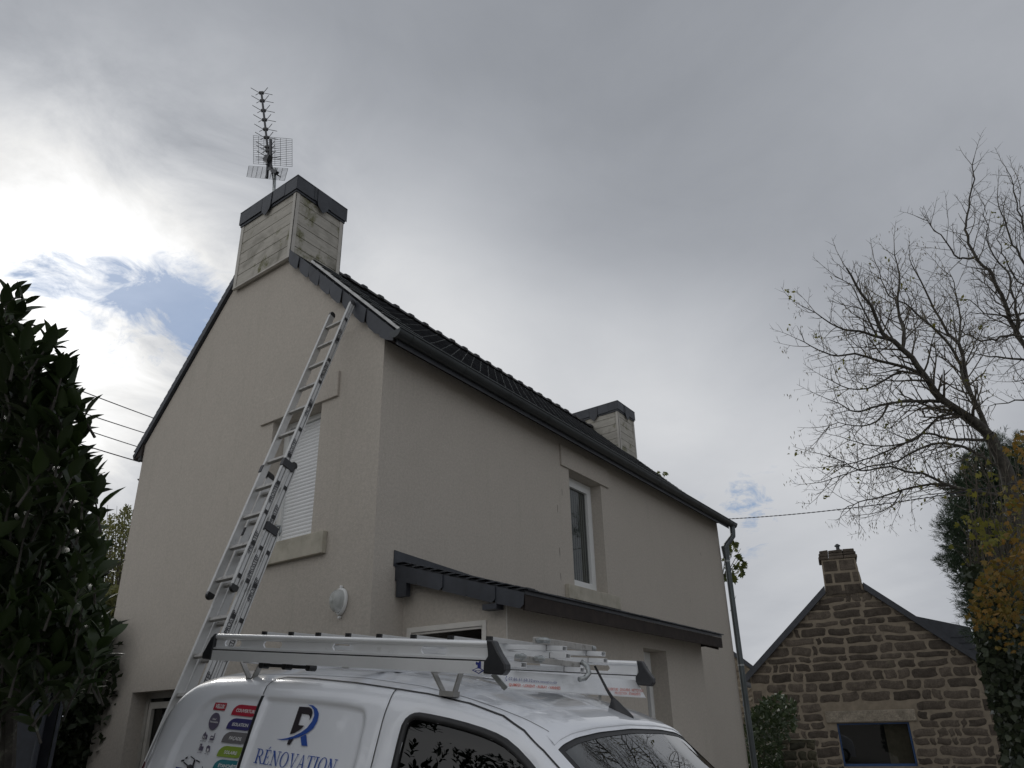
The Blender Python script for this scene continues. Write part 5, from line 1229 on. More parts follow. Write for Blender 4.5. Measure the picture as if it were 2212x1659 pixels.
def bare_tree(name, label, trunk, limbs, cv, d, seeds, gnarl=.0, dens=.10):
    e = empty(name, label, 'tree', (at(cv(*trunk[0]), d).x, at(cv(*trunk[0]), d).y, gz(-9))); o = Vector(e.location)
    tb = MB(); tp_ = spline(limb_pts(trunk, cv, d, d, .0), .25); foot = tp_[0].copy(); foot.z = gz(-9)-.1; foot += Vector((.3, 0, 0)); rt = .105
    allp = [foot]+tp_; tb.tube(allp, [rt*1.25-.55*rt*i/len(allp) for i in range(len(allp))], 10, False); tb.v = [tuple(Vector(v)-o) for v in tb.v]; tb.build('trunk', M['bark'], e, smooth=True, fix=False)
    br_, tw_ = MB(), MB(); tipsout.clear()
    for pts, r, dd, in limbs:
        P_ = spline(limb_pts(pts, cv, d+.0, d+dd, .04), .12); n = len(P_)
        P_ = [p+Vector(rng.normal(size=3)*gnarl) for p in P_]
        rs = [max(r*.88*(1-.86*i/n), .006) for i in range(n)]; br_.tube(P_, rs, 7, False)
        L_ = sum((P_[i+1]-P_[i]).length for i in range(n-1)); k = int(L_/dens); sgn = 1
        for i in range(k):
            t = .10+.9*(i+rng.uniform(.2, .8))/k; j = min(n-2, int(t*(n-1))); a = P_[j]; base = (P_[j+1]-P_[j]).normalized(); sd_ = base.cross(CF).normalized(); sd_.rotate(Matrix.Rotation(rng.uniform(-1.0, 1.0), 3, base)); sgn = -sgn
            if rng.random() < .2: sgn = -sgn
            nd = (base*.8+sd_*sgn*rng.uniform(.55, 1.0)).normalized(); twig(tw_, a, nd, rng.uniform(.35, .95)*(1.1-.5*t), max(rs[j]*.42, .006), 2)
        twig(tw_, P_[-1], (P_[-1]-P_[-2]).normalized(), .5, .006, 1)
    for mb, nm, mt in ((br_, 'branches', M['bark']), (tw_, 'twigs', M['twig'])):
        mb.v = [tuple(Vector(v)-o) for v in mb.v]; mb.build(nm, mt, e, smooth=True, fix=False)
    if seeds:
        c = [tipsout[i] for i in rng.choice(len(tipsout), seeds)]; P_, S_ = [], []
        for t_ in c:
            for _ in range(rng.integers(4, 11)): P_.append(np.array(t_)+rng.normal(size=3)*.05-np.array([0, 0, .05])); S_.append(rng.uniform(.04, .075))
        n = len(P_); leaf_mesh('seed_clusters', 'strip', M['deadleaf'], np.array(P_)-np.array(o), rnd(n)*.5+np.array([0, 0, -1]), rnd(n), S_, e)
        c = [tipsout[i] for i in rng.choice(len(tipsout), max(6, seeds//8))]; P_ = np.repeat(np.array([tuple(t_) for t_ in c]), 4, 0)+rng.normal(size=(4*len(c), 3))*.03; n = len(P_)
        leaf_mesh('last_leaves', 'small', M['yellowleaf'], P_-np.array(o), rnd(n), rnd(n), rng.uniform(.05, .08, n), e)
    return e
limbsA = [([(1010, 1345), (940, 1280), (870, 1235), (800, 1190), (750, 1130), (700, 1060), (650, 985), (605, 945), (560, 905), (510, 870), (480, 800), (455, 740), (410, 680), (340, 560)], .080, -.8),
 ([(700, 1060), (620, 1030), (540, 1010), (460, 990), (380, 965), (300, 975), (230, 960), (120, 900)], .032, -.6), ([(605, 945), (612, 860), (590, 790), (580, 700), (592, 620), (565, 470)], .034, .5),
 ([(560, 905), (480, 880), (400, 860), (330, 850), (260, 820), (190, 770), (130, 740)], .030, -.5), ([(800, 1190), (700, 1190), (600, 1192), (540, 1200), (450, 1225), (380, 1240), (300, 1200), (240, 1175)], .034, -.7),
 ([(690, 1065), (600, 1050), (520, 1090), (440, 1130), (350, 1130), (240, 1080)], .026, -.3), ([(1010, 1345), (975, 1250), (930, 1160), (905, 1080), (890, 980), (870, 920), (820, 870), (790, 810), (750, 750), (710, 660), (645, 540)], .05, .7),
 ([(930, 1160), (895, 1100), (880, 1020), (830, 930), (770, 860), (700, 800), (620, 730), (540, 690), (480, 540)], .032, .3), ([(1000, 1375), (900, 1373), (830, 1370), (760, 1350), (700, 1345), (650, 1380), (560, 1400), (460, 1400), (330, 1370)], .030, -.6),
 ([(1000, 1360), (940, 1310), (850, 1250), (780, 1262), (740, 1300), (690, 1350), (600, 1395), (500, 1440), (380, 1480), (260, 1500)], .030, -.3), ([(1080, 1520), (960, 1440), (870, 1400), (800, 1388), (720, 1402), (640, 1440), (560, 1480), (440, 1500), (350, 1530), (240, 1570)], .032, -.8),
 ([(1110, 1640), (960, 1620), (830, 1590), (760, 1560), (700, 1530), (620, 1525), (550, 1500), (480, 1510), (400, 1520), (330, 1480), (245, 1450)], .036, -.8), ([(830, 1590), (740, 1585), (650, 1600), (560, 1625), (480, 1650), (400, 1670), (330, 1700)], .024, -.4),
 ([(540, 1200), (510, 1260), (450, 1300), (380, 1310), (300, 1290), (235, 1330)], .018, -.3), ([(480, 880), (440, 800), (400, 720), (360, 640), (290, 600)], .02, .3), ([(870, 920), (880, 800), (860, 700), (840, 600), (800, 570)], .02, .4), ([(600, 1610), (560, 1680), (480, 1720)], .014, 0.)]
bare_tree('ash_tree', 'nearly bare ash tree with brown seed clusters spreading over the stone house from the right', [(1150, 1790), (1125, 1659), (1100, 1530), (1060, 1440), (1010, 1345)], limbsA, d4, 12., 420, .004)
limbsB = [([(1200, 960), (1160, 880), (1120, 800), (1070, 690), (1030, 600), (960, 520), (915, 440), (905, 380), (910, 300), (940, 180), (935, 50)], .05, .5), ([(960, 520), (900, 515), (850, 500), (790, 410), (720, 330), (675, 322)], .022, -.3), ([(1160, 880), (1130, 690), (1100, 560), (1060, 540), (1010, 440), (1000, 350), (985, 250)], .03, .3),
 ([(1230, 990), (1100, 990), (1020, 975), (950, 970), (885, 950)], .028, 0.), ([(1230, 890), (1100, 880), (1040, 900), (960, 890), (880, 860), (800, 845)], .03, -.3), ([(1220, 640), (1130, 440), (1080, 330), (1050, 210)], .03, .3), ([(1230, 430), (1150, 280), (1110, 100)], .024, .2), ([(1220, 830), (1090, 790), (990, 770), (920, 720), (860, 700)], .028, .3),
 ([(1230, 700), (1150, 620), (1090, 520), (1060, 420), (1090, 330)], .02, .5), ([(1240, 1180), (1110, 1195), (1050, 1207), (990, 1235)], .02, 0.), ([(1230, 560), (1180, 400), (1160, 250), (1150, 130)], .02, .5), ([(1230, 760), (1140, 780), (1060, 720), (1000, 640)], .022, .2), ([(1220, 1000), (1180, 1090), (1120, 1080)], .016, 0.)]
bare_tree('bare_tree', 'bare grey tree whose branches enter from the right edge above the ash', [(1420, 1500), (1340, 1200), (1260, 1020), (1200, 960)], limbsB, d4, 13.5, 14, .02, .12)

# pine
pine_poly = [(2033, 1125), (2040, 1065), (2060, 1030), (2072, 985), (2105, 968), (2140, 948), (2230, 950), (2260, 1400), (2100, 1390), (2088, 1320), (2062, 1290), (2066, 1245), (2042, 1215), (2045, 1160)]
pc = at(VV(2140, 1150), 17.5); pine = empty('pine_tree', 'dark green pine with tufted needles behind the ash trunk', 'tree', (pc.x, pc.y, gz(-9)))
P_, D_ = [], []
edge = [(2036, 1120), (2034, 1140), (2050, 1048), (2062, 1020), (2075, 990), (2095, 975), (2120, 960), (2150, 950), (2036, 1200), (2040, 1090), (2045, 1170), (2058, 1225), (2063, 1255), (2050, 1205), (2070, 1290), (2085, 1320), (2090, 1350)]
ctr = [at(VV(x+15, y+4), 17.2) for x, y in edge]+[Vector(tuple(p)) for p in fill(pine_poly, 75, 16.8, 18.6)]
cl = []
for c in ctr:
    R0 = rng.uniform(.26, .42)
    for j in range(46):
        o_ = Vector(tuple(unit(rng.normal(size=3))))*R0*rng.uniform(.35, 1); o_.z *= .8; cl.append(c+o_); ax = (o_.normalized()+Vector((0, 0, .7))).normalized()
        for i in range(13): P_.append(tuple(c+o_+ax*rng.uniform(-.06, .03))); D_.append(tuple(ax*.8+Vector(rng.normal(size=3)*.5)))
n = len(P_); leaf_mesh('crown', 'needle', M['pine'], np.array(P_)-np.array(pine.location), D_, rnd(n), rng.uniform(.08, .13, n), pine)
P_ = fill([(2052, 1130), (2060, 1060), (2085, 1000), (2120, 975), (2230, 965), (2260, 1400), (2110, 1390), (2095, 1300), (2070, 1240), (2055, 1190)], 9000, 17.2, 18.8); n = len(P_); leaf_mesh('inner_crown', 'strip', M['pine'], P_-np.array(pine.location), rnd(n), rnd(n), rng.uniform(.15, .28, n), pine)
tb = MB(); tb.tube([(0, 0, -.2), (.1, 0, 4), (0, .1, 8.2)], [.22, .16, .05], 9, False)
for c in ctr[::3]:
    q = c-Vector(pine.location); tb.tube([(0.05, .03, q.z-.8), tuple(q)], [.035, .01], 5, False)
tb.build('trunk', M['bark'], pine, smooth=True, fix=False)

# ivy-clad trunk, coppice stems and autumn leaves at the right edge
ivy_poly = [(2092, 1215), (2118, 1222), (2150, 1260), (2225, 1270), (2225, 1800), (2175, 1800), (2165, 1600), (2140, 1520), (2122, 1440), (2108, 1380), (2112, 1330), (2100, 1290), (2088, 1250)]
ic = at(VV(2190, 1400), 10.5); ivy = empty('ivy_covered_tree', 'thick ivy-covered trunk with dark leaves at the lower right edge', 'tree', (ic.x, ic.y, gz(-9)))
P_ = fill(ivy_poly, 6800, 8.7, 10.6); n = len(P_)
leaf_mesh('ivy_leaves', 'ivy', M['ivy'], P_-np.array(ivy.location), rnd(n)*.8+np.array([0, 0, -.7]), rnd(n)*.8-np.array(CF), rng.uniform(.05, .10, n), ivy)
tb = MB(); tb.tube([(.25, 0, -.2), (.15, 0, 2), (.1, 0, 4.2)], [.42, .36, .28], 12); tb.build('trunk', M['bark'], ivy, smooth=True)
sv = MB()
for i in range(16):
    y0 = rng.uniform(1330, 1560); a = at(VV(2225, y0), 9.6); b = at(VV(rng.uniform(2110, 2170), y0-rng.uniform(10, 90)), 9.5); sv.tube([a, a.lerp(b, .5)+Vector((0, 0, .06)), b], [.008, .006, .002], 4, False)
sv.v = [tuple(Vector(v)-Vector(ivy.location)) for v in sv.v]; sv.build('stems', M['twig'], ivy, fix=False)
cop = empty('hazel_shrub', 'straight upright hazel stems with a few yellow-green leaves in front of the pine', 'shrub', (ic.x-.6, ic.y+.2, gz(-9)))
sv = MB(); P_ = []
for i in range(75):
    bx0, by0 = rng.uniform(2110, 2240), rng.uniform(1290, 1370); tx, ty = bx0-rng.uniform(-30, 85)*(1 if bx0 > 2150 else .6), rng.uniform(960, 1230); dd = rng.uniform(9.2, 10.4)
    a, b = at(VV(bx0, by0), dd), at(VV(tx, ty), dd+rng.normal()*.3); m_ = a.lerp(b, .55)+CR*rng.uniform(-.05, .10); sv.tube([a, m_, b], [.009, .006, .0025], 4, False)
    for k in range(5):
        t = rng.uniform(.35, 1); q = a.lerp(m_, t/.55) if t < .55 else m_.lerp(b, (t-.55)/.45); d_ = Vector(rng.normal(size=3)*.5)+Vector((0, 0, .6)); e_ = q+d_*rng.uniform(.12, .35); sv.tube([q, q.lerp(e_, .5)+Vector((0, 0, -.02)), e_], [.004, .003, .0015], 3, False)
        if rng.random() < .3: P_.append(tuple(e_))
sv.v = [tuple(Vector(v)-Vector(cop.location)) for v in sv.v]; sv.build('stems', M['twig'], cop, fix=False)
yl = [[(2088, 1150), (2110, 1125), (2160, 1120), (2180, 1150), (2165, 1175), (2120, 1180)], [(2160, 1060), (2200, 1050), (2225, 1100), (2180, 1110)], [(2060, 1140), (2090, 1100), (2110, 1110), (2090, 1150)]]
P_ += [tuple(p) for q_, k in zip(yl, (70, 16, 8)) for p in fill(q_, k, 9.0, 10.)]; n = len(P_)
leaf_mesh('leaves', 'maple', M['yellowleaf'], np.array(P_)-np.array(cop.location), rnd(n)+np.array([0, 0, -.5]), rnd(n)*.8-np.array(CF), rng.uniform(.05, .085, n), cop)
om = [([(2078, 1335), (2100, 1290), (2108, 1250), (2140, 1215), (2225, 1175), (2230, 1300), (2180, 1350), (2120, 1345)], 430), ([(2150, 1040), (2228, 1020), (2228, 1180), (2170, 1190)], 60), ([(2110, 1330), (2228, 1300), (2228, 1420), (2150, 1400)], 60), ([(2090, 1290), (2150, 1200), (2228, 1160), (2228, 1380), (2100, 1370)], 120), ([(2165, 970), (2185, 935), (2225, 925), (2228, 1010), (2195, 1000)], 60), ([(2190, 1150), (2225, 1130), (2225, 1200), (2180, 1200)], 50), ([(2112, 1180), (2140, 1170), (2150, 1220), (2115, 1230)], 18), ([(2190, 1040), (2225, 1030), (2225, 1130), (2200, 1120)], 22)]
mp_ = empty('maple_tree', 'autumn maple foliage in orange and yellow hanging in from the right edge', 'tree', (ic.x-1.6, ic.y-1.0, gz(-9)))
P_ = np.concatenate([fill(q_, k, 7.2, 8.4) for q_, k in om]); n = len(P_)
leaf_mesh('leaves', 'maple', M['maple'], P_-np.array(mp_.location), rnd(n)+np.array([0, 0, -.7]), rnd(n)*.9-np.array(CF), rng.uniform(.035, .065, n), mp_)
sv = MB()
for i in range(30):
    q = Vector(tuple(P_[rng.integers(n)])); a = at(VV(2300, rng.uniform(1000, 1420)), 8.0); sv.tube([a, a.lerp(q, .5)+Vector((0, 0, .05)), q], [.012, .007, .002], 4, False)
sv.tube([(ic.x-.6, ic.y-2.2, gz(-9)), at(VV(2300, 1400), 8), at(VV(2300, 1000), 8)], [.12, .1, .06], 8, False)
sv.v = [tuple(Vector(v)-Vector(mp_.location)) for v in sv.v]; sv.build('trunk', M['bark'], mp_, fix=False)

# fig behind the downpipe
fg = empty('fig_tree', 'fig with lobed leaves showing behind the downpipe at the far corner of the beige house', 'tree', (12.2, 1.2, gz(1)))
P_ = fill([(1566, 1165), (1590, 1163), (1596, 1180), (1572, 1190)], 12, 15, 15.6); P_ = np.concatenate([P_, fill([(1562, 1185), (1600, 1180), (1600, 1205), (1566, 1215)], 12, 15, 15.6), fill([(1568, 1225), (1600, 1205), (1613, 1222), (1606, 1240), (1578, 1258), (1568, 1248)], 30, 15, 15.6), fill([(1415, 1020), (1440, 1018), (1440, 1030), (1415, 1030)], 9, 19, 19.4)]); n = len(P_)
leaf_mesh('leaves', 'maple', M['fig'], P_-np.array(fg.location), rnd(n)*.6+np.array([0, 0, -.6]), rnd(n)-np.array(CF), rng.uniform(.09, .15, n), fg)
sv = MB()
for q in [(1590, 1168), (1600, 1185), (1606, 1225), (1575, 1250), (1597, 1205), (1572, 1172)]: sv.tube([at(VV(1545, 1420), 15.4), at(VV(1558, 1262), 15.3), at(VV(*q), 15.3)], [.02, .012, .004], 5, False)
sv.tube([at(VV(1578, 1320), 15.3), at(VV(1588, 1292), 15.3), at(VV(1590, 1286), 15.3)], [.008, .005, .002], 4, False)
for q in [(1420, 1022), (1435, 1020)]: sv.tube([at(VV(q[0]-6, 1110), 19.2), at(VV(*q), 19.2)], [.012, .004], 4, False)
sv.v = [tuple(Vector(v)-Vector(fg.location)) for v in sv.v]; sv.build('stems', M['twig'], fg, fix=False)

# ================================================================ stone houses
c14 = Vector((10.8737518, -1.68511946, 2.36358672)); h14 = Vector((0.20791169, -0.9781476, 0)); n14 = Vector((.9781476, .20791169, 0))
def frame14(k):
    def f(a, z, dep=0.): p = c14+h14*a; p.z = z; return CO+k*(p-CO)+n14*dep
    return f
def inv14(s): p = hit(s, c14, n14); return ((p-c14).dot(h14), p.z)
def masonry(F, inside, top, a0, a1, z0, z1, ch, sw, gap, blocks, bulge, rr, k):
    mb = MB(); z = z0
    while z < z1:
        h = ch*rr.uniform(.72, 1.3); z_ = min(z+h, z1)
        segs = [(a0, a1)]
        for (ba, bb, bz0, bz1) in blocks:
            if z_-gap*.5 > bz0 and z+gap*.5 < bz1:
                ns = []
                for s0, s1 in segs:
                    if bb <= s0 or ba >= s1: ns.append((s0, s1))
                    else:
                        if ba > s0: ns.append((s0, ba))
                        if bb < s1: ns.append((bb, s1))
                segs = ns
        for s0, s1 in segs:
            a = s0
            while a < s1-.04:
                w = sw*rr.uniform(.45, 1.75)
                if rr.random() < .12: w = sw*.28
                b = min(a+w, s1)
                if s1-b < sw*.25: b = s1
                lo, hi = z+gap*rr.uniform(.3, .7), z_-gap*rr.uniform(.3, .7); l, r_ = a+gap*rr.uniform(.3, .7), b-gap*rr.uniform(.3, .7)
                if rr.random() < .18 and b-a > sw*.9 and hi-lo > ch*.6: hi -= ch*.18
                na, nz = 9, 7; ok = True; rows = []
                tilt = rr.normal(0, .012); ph = rr.uniform(0, 6.3, 4); cr_ = min(.25, .022/max(r_-l, .01)*2.2)
                pts = []
                for j in range(nz):
                    row = []
                    for i in range(na):
                        u, v = i/(na-1), j/(nz-1); uu_, vv_ = 2*u-1, 2*v-1
                        # rounded outline with lumpy edges
                        ex_ = (1-.05*abs(vv_)**5)*uu_; ez = (1-.09*abs(uu_)**7)*vv_
                        aa = (l+r_)/2+(r_-l)/2*ex_+.010*math.sin(3*vv_+ph[0])+tilt*0; zz_ = (lo+hi)/2+(hi-lo)/2*ez+tilt*uu_+.007*math.sin(4*uu_+ph[1])
                        t = top(aa)
                        if zz_ > t-.02: zz_ = t-.02
                        e_ = max(abs(uu_), abs(vv_)); dep = -bulge*(1-e_**3.5)-bulge*.35*math.sin(5*u+ph[2])*math.sin(4*v+ph[3])*(1-e_**2)
                        if e_ > .99: dep = .004
                        row.append((aa, zz_, dep))
                    rows.append(row)
                zt_ = [q[1] for r2 in rows for q in r2]
                if max(zt_)-min(zt_) > ch*.22 and inside((l+r_)/2, (min(zt_)+max(zt_))/2):
                    mb.grid([[F(q[0], q[1], q[2]*k) for q in r2] for r2 in rows])
                a = b
        z = z_
    return mb
rr_ = np.random.default_rng(11)
F1 = frame14(1.6)
def top1(a): return 3.86+(a+.165)*.905 if a < -.165 else (3.87-(a-.53)*.868 if a > .53 else 9)
sh_ = empty('stone_house', 'granite cottage gable with squat chimney and blue-framed window on the right', 'house', (F1(.2, 0).x, F1(.2, 0).y, gz(F1(.2, 0).y)))
oS = Vector(sh_.location)
def F1l(a, z, dep=0.): return F1(a, z, dep)-oS
zb_ = .45
WN = (-.375, .812, .865, 1.562)
mw = MB()
for (a, b) in ((-1.765, -.375), (-.375, .812), (.812, 2.27)):
    zt0 = 1.562 if a == -.375 else zb_
    if a == -.375:
        mw.quad(F1l(a, zb_), F1l(b, zb_), F1l(b, .865), F1l(a, .865))
    ks = [a]+[t for t in (-.165, .53) if a < t < b]+[b]
    for p, q in zip(ks, ks[1:]):
        tp0, tq0 = min(top1(p+1e-6), 3.87), min(top1(q-1e-6), 3.87); mw.quad(F1l(p, zt0), F1l(q, zt0), F1l(q, tq0-.01), F1l(p, tp0-.01))
for q in (((-.375, .865), (.812, .865)), ((.812, .865), (.812, 1.562)), ((.812, 1.562), (-.375, 1.562)), ((-.375, 1.562), (-.375, .865))):
    (a, b), (c, d_) = q; mw.quad(F1l(a, b), F1l(c, d_), F1l(c, d_, .28), F1l(a, b, .28))
mw.quad(F1l(-1.765, zb_), F1l(-1.765, 2.3), F1l(-1.765, 2.3, 9), F1l(-1.765, zb_, 9)); mw.quad(F1l(2.27, zb_), F1l(2.27, 2.3), F1l(2.27, 2.3, 9), F1l(2.27, zb_, 9))
wl = mw.build('wall', M['mortar'], sh_, fix=False)
quo = [(-1.765, -1.42, .45, 2.26)] ; blocks = [(-.575, .965, 1.555, 1.785), (WN[0], WN[1], WN[2], WN[3]), (2.02, 2.27, .45, 2.26), (-1.765, -1.50, .45, 2.26)]
mm_ = masonry(F1l, lambda a, z: z < top1(a)-.02 and -1.76 < a < 2.27, top1, -1.765, 2.27, zb_, 3.86, .158, .35, .012, blocks, .011, rr_, 1.6)
mm_.build('stonework', M['granite'], wl, smooth=True, fix=False)
qm = MB()
def block(F, a, b, z, z2, bul=.02, g=.012):
    rows = [[F(a+g+(b-a-2*g)*u, z+g+(z2-z-2*g)*v, (.01 if max(abs(2*u-1), abs(2*v-1)) > .99 else -bul*(1-max(abs(2*u-1), abs(2*v-1))**5))*1.6) for u in (0, .06, .5, .94, 1)] for v in (0, .08, .5, .92, 1)]; return rows
z = .45; i = 0
while z < 2.2:
    z2 = z+rr_.uniform(.17, .26)
    w = (.24, .17)[i % 2]
    if z2 < 2.27: qm.grid(block(F1l, -1.765, -1.765+w+.02, z, z2))
    if z2 < 2.24: qm.grid(block(F1l, 2.27-w-.03, 2.27, z, z2))
    z = z2; i += 1
qm.build('stonework', M['granite'], wl, smooth=True, auto=40, fix=False)
lm = MB(); lm.prism([F1l(-.545, 1.572), F1l(.945, 1.578), F1l(.945, 1.768), F1l(-.54, 1.762)], -n14*.05); lm.build('lintel', M['granite_pale'], sh_, bevel=.02)
wo = MB().prism([F1l(a, z, .27) for a, z in ((-.375, .865), (.812, .865), (.812, 1.562), (-.375, 1.562))], n14*.02).build('window', M['dark'], sh_)
fm = MB()
for a, b, c, d_ in ((-.375, -.345, .865, 1.562), (.782, .812, .865, 1.562), (-.345, .782, .865, .905), (-.345, .782, 1.535, 1.562)): fm.prism([F1l(a, c, .10), F1l(b, c, .10), F1l(b, d_, .10), F1l(a, d_, .10)], n14*.08)
fm.build('frame', M['blue'], wo); MB().quad(*[F1l(a, z, .16) for a, z in ((-.35, .9), (.79, .9), (.79, 1.54), (-.35, 1.54))]).build('pane', M['pane'], wo, fix=False)
MB().quad(*[F1l(a, z, .255) for a, z in ((.40, .88), (.78, .88), (.78, 1.55), (.40, 1.55))]).build('blind', M['mortar'], wo, fix=False)
rm = MB()
for (aL, zL, aR, zR) in ((-1.93, 2.235, -.16, 3.84), (.525, 3.85, 2.38, 2.24)):
    e1_, e2_ = (aL, zL), (aR, zR); rm.add([F1l(aL, zL-.01, -.12), F1l(aR, zR-.01, -.12), F1l(aR, zR+.125, -.12), F1l(aL, zL+.125, -.12), F1l(aL, zL-.01, -.0), F1l(aR, zR-.01, -.0), F1l(aR, zR+.125, 10.), F1l(aL, zL+.125, 10.)], [(0, 1, 2, 3), (0, 4, 5, 1), (3, 2, 6, 7), (0, 3, 7, 4), (1, 5, 6, 2)])
for (a, z, b, z2) in ((-.16, 3.96, .18, 4.25), (.18, 4.25, .53, 3.97)): rm.quad(F1l(a, z, .9), F1l(b, z2, .9), F1l(b, z2, 10), F1l(a, z, 10))
rm.build('roof', M['slate_clean'], sh_, fix=False)
# chimney on the gable
cm_ = MB()
cA = [(-.163, 3.72), (.53, 3.72), (.475, 4.45), (-.13, 4.46)]
dpt = .9
cm_.add([F1l(a, z, 0.) for a, z in cA]+[F1l(a, z, dpt) for a, z in cA], [(0, 1, 2, 3), (1, 5, 6, 2), (0, 3, 7, 4), (4, 7, 6, 5), (2, 6, 7, 3)])
ch = cm_.build('chimney', M['mortar'], sh_, fix=False)
cs_ = MB(); zrows = [(3.78, 3.99, (-.160, .165, .505)), (3.99, 4.21, (-.145, .02, .36, .49)), (4.21, 4.45, (-.13, .155, .475))]
for z, z2, xs_ in zrows:
    for a, b in zip(xs_, xs_[1:]): cs_.grid(block(F1l, a, b, z, z2, .015, .014))
def Fside(w, z, dep): t = (z-3.72)/.73; return F1l(.53-.055*t+.0, z, 0)+n14*w+h14*(-dep)
for z, z2, xs_ in ((3.78, 3.99, (0., .5, .9)), (3.99, 4.21, (0., .35, .9)), (4.21, 4.45, (0., .5, .9))):
    for a, b in zip(xs_, xs_[1:]): cs_.grid(block(Fside, a, b, z, z2, .012, .014))
cs_.build('chimney_stones', M['granite'], ch, smooth=True, auto=40, fix=False)
cc = MB()
for z, z2, o_ in ((4.455, 4.52, .035), (4.52, 4.575, .02), (4.575, 4.635, .0)):
    x = [-.145-o_, .02-o_*.3, .28, .49+o_]
    for a, b in zip(x, x[1:]): cc.prism([F1l(a+.003, z+.002, -o_), F1l(b-.003, z+.002, -o_), F1l(b-.003, z2-.003+rr_.normal()*.004, -o_), F1l(a+.003, z2-.003+rr_.normal()*.004, -o_)], n14*(dpt+2*o_))
cc.build('chimney_cap', M['granite'], ch, bevel=.02)
pt = MB(); c = F1l(.215, 4.63, .4); pt.tube([c, c+Vector((0, 0, .17)), c+Vector((0, 0, .175)), c+Vector((0, 0, .20)), c+Vector((0, 0, .25))], [.055, .055, .09, .09, .03], 12); pt.build('chimney_pot', M['zinc'], ch, smooth=True, auto=40)
# wing roof and second stack behind
wg = MB(); pW = [(1.15, 3.40), (2.165, 3.10), (2.20, 2.40), (2.0, 2.3), (1.2, 3.1)]; wg.prism([F1l(a, z, .5) for a, z in pW], n14*4.); wgo = wg.build('wing_roof', M['slate_clean'], sh_)
q = MB()
for i in range(9):
    z0 = 2.42+i*.105; al = 2.2-(2.2-1.15)*(z0-2.4)/1.0
    q.prism([F1l(max(1.2, al-.25), z0, .49), F1l(2.172, z0-.0, .49), F1l(2.172, z0+.006, .49), F1l(max(1.2, al-.25), z0+.006, .49)], -n14*.02) if z0 < 3.05 else None
q.build('slate_lines', M['slate'], wgo)
q = MB(); q.prism([F1l(.70, 3.3, 2.5), F1l(.99, 3.3, 2.5), F1l(.97, 3.645, 2.5), F1l(.70, 3.665, 2.5)], n14*.8); q.build('rear_stack', M['granite'], sh_, bevel=.02)
q = MB(); q.prism([F1l(.66, 3.64, 2.6), F1l(.885, 3.64, 2.6), F1l(.885, 3.775, 2.6), F1l(.70, 3.765, 2.6)], n14*.6); q.build('rear_stack_flashing', M['zinc'], sh_)

# sliver of another stone house between the two
F2 = frame14(2.0); w2 = [inv14(d8(*p)) for p in ((400, 935), (560, 1055), (640, 1110), (640, 1900), (400, 1900))]
s2 = empty('distant_stone_house', 'pale stone house glimpsed between the downpipe and the granite cottage', 'house', (F2(-2, 0).x, F2(-2, 0).y, gz(0))); o2 = Vector(s2.location); F2l = lambda a, z, dep=0.: F2(a, z, dep)-o2
sw_ = MB().prism([F2l(a, z) for a, z in w2], n14*.5).build('wall', M['mortar'], s2)
sl_ = (w2[1][1]-w2[0][1])/(w2[1][0]-w2[0][0]); t2 = lambda a: w2[0][1]+(a-w2[0][0])*sl_
M['granite_warm'] = granite('warm_granite', (.16, .13, .10), (.30, .26, .20))
masonry(F2l, lambda a, z: True, t2, w2[0][0], w2[1][0]+.1, .6, w2[0][1]+.0, .105, .17, .02, [], .015, rr_, 2.).build('stonework', M['granite_warm'], sw_, smooth=True, fix=False)
q = MB(); a0, z0 = w2[0]; a1, z1 = w2[2]; q.prism([F2l(a0, z0, -.1), F2l(a1, z0+(a1-a0)*sl_, -.1), F2l(a1, z0+(a1-a0)*sl_+.09, -.1), F2l(a0, z0+.09, -.1)], n14*.8); q.build('roof', M['slate_clean'], s2)
q = MB(); p_ = [inv14(d8(*p)) for p in ((490, 1150), (517, 1150), (527, 1278), (500, 1278))]; q.prism([F2l(a, z, -.05) for a, z in p_], n14*.1); q.build('window', M['blue'], s2)
q = MB(); p_ = [inv14(d8(*p)) for p in ((515, 1310), (583, 1312), (590, 1345), (520, 1350))]; q.prism([F2l(a, z, -.5) for a, z in p_], n14*.5); q.build('awning', M['pvc'], s2)
q = MB(); p_ = [inv14(d8(*p)) for p in ((516, 1353), (588, 1348), (588, 1366), (516, 1370))]; q.prism([F2l(a, z, -.5) for a, z in p_], n14*.5); q.build('awning_frame', M['blue'], s2)

# shrub and mossy pillar in front of the cottage
bush('garden_shrub', 'dark leafy shrub beside the downpipe in front of the granite cottage', 'shrub', [(1612, 1545), (1640, 1520), (1680, 1500), (1715, 1515), (1720, 1570), (1690, 1600), (1680, 1800), (1600, 1800)], 3000, 16, 18, 'small', M['shrub'], .09, .17, .2, 10)
F3 = frame14(1.3); s3 = empty('stone_pillar', 'low mossy stone pillar standing in front of the cottage window wall', 'pillar', (F3(-1.1, 0).x, F3(-1.1, 0).y, gz(-2))); o3 = Vector(s3.location); F3l = lambda a, z, dep=0.: F3(a, z, dep)-o3
MB().prism([F3l(a, z) for a, z in ((-1.44, .3), (-.80, .3), (-.80, 1.26), (-1.45, 1.26))], n14*.5).build('core', M['mortar'], s3)
pm = masonry(F3l, lambda a, z: True, lambda a: 9, -1.47, -.79, .35, 1.29, .15, .22, .018, [], .03, rr_, 1.3); pm.prism([F3l(-1.47, 1.25, -.03), F3l(-.79, 1.26, -.03), F3l(-.80, 1.30, -.03), F3l(-1.2, 1.315, -.03), F3l(-1.46, 1.295, -.03)], n14*.55); pm.build('stonework', M['moss_stone'], s3, smooth=True, auto=50)

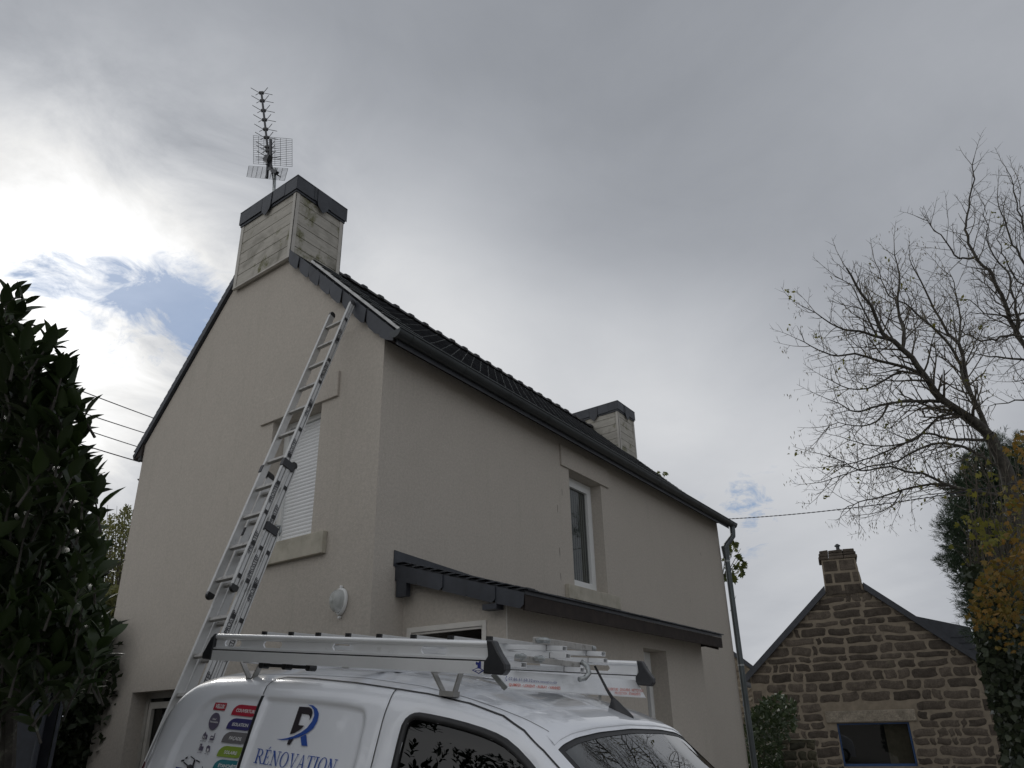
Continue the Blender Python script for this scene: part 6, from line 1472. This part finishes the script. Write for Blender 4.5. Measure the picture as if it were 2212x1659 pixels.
# ================================================================ overhead wires
def wire(label, a, b, r, sag, group=None, twist=0, name='overhead_wire'):
    n = 40; P_ = [a.lerp(b, i/n)-Vector((0, 0, sag*4*(i/n)*(1-i/n))) for i in range(n+1)]; mb = MB()
    if twist:
        N_ = 260; ax = (b-a).normalized(); u = ax.orthogonal().normalized(); v = ax.cross(u)
        for s in (0, math.pi): mb.tube([a.lerp(b, i/N_)-Vector((0, 0, sag*4*(i/N_)*(1-i/N_)))+(u*math.cos(i*.8+s)+v*math.sin(i*.8+s))*r for i in range(N_+1)], r, 5, False)
    else: mb.tube(P_, r, 5, False)
    return tag(mb.build(name, M['cable'], smooth=True, fix=False), label, 'cable', group)
gw = 'overhead wires behind the left gable corner'
for k, (p, q, lb) in enumerate((((488, 905), (1035, 1118), 'uppermost of the four wires between laurel and gable'), ((600, 1088), (972, 1215), 'second wire from the top between laurel and gable'), ((420, 1133), (880, 1292), 'third wire from the top, ending behind the eaves of the gable'))):
    dx, dy = q[0]-p[0], q[1]-p[1]; l = math.hypot(dx, dy); e = (q[0]+dx/l*110, q[1]+dy/l*110); s_ = (q[0]-dx/l*1500, q[1]-dy/l*1500); wire(lb, at(c1(*s_), 7.5), at(c1(*e), 12.5), .0075, .02, gw)
inz = H(0, WD, 4.96); p_, q_ = (340, 1215), (915, 1403); dx, dy = q_[0]-p_[0], q_[1]-p_[1]; l = math.hypot(dx, dy)
dep = (inz-CO).dot(CF); wire('lowest wire, fixed to the insulator bracket below the left eaves', at(c1(q_[0]-dx/l*1500, q_[1]-dy/l*1500), 7.5), at(c1(*q_), dep), .0075, .02, gw)
ib = empty('insulator_bracket', 'small dark insulator bracket on the left wall corner below the eaves', 'bracket', inz); ic_ = at(c1(930, 1400), dep)-inz
q = MB(); q.tube([(.0, .0, 0), ic_, ic_+Vector((0, .0, .07))], [.02, .03, .02], 8); q.tube([ic_+Vector((-.03, 0, .05)), ic_+Vector((.04, 0, .08))], .012, 6); q.build('arm', M['black'], ib, smooth=True, auto=40)
q = MB(); q.tube([at(c1(935, 1525), dep)-inz+Vector((.06, 0, 0)), at(c1(918, 1525), dep)-inz, at(c1(915, 1518), dep)-inz], .010, 6); q.build('hook', M['black'], ib)
wire('twisted black cable running right from the far roof corner towards the ash tree', H(L+.1, -.05, 5.27), at(VV(2420, 1000), 9.5), .0048, .12, None, 1)
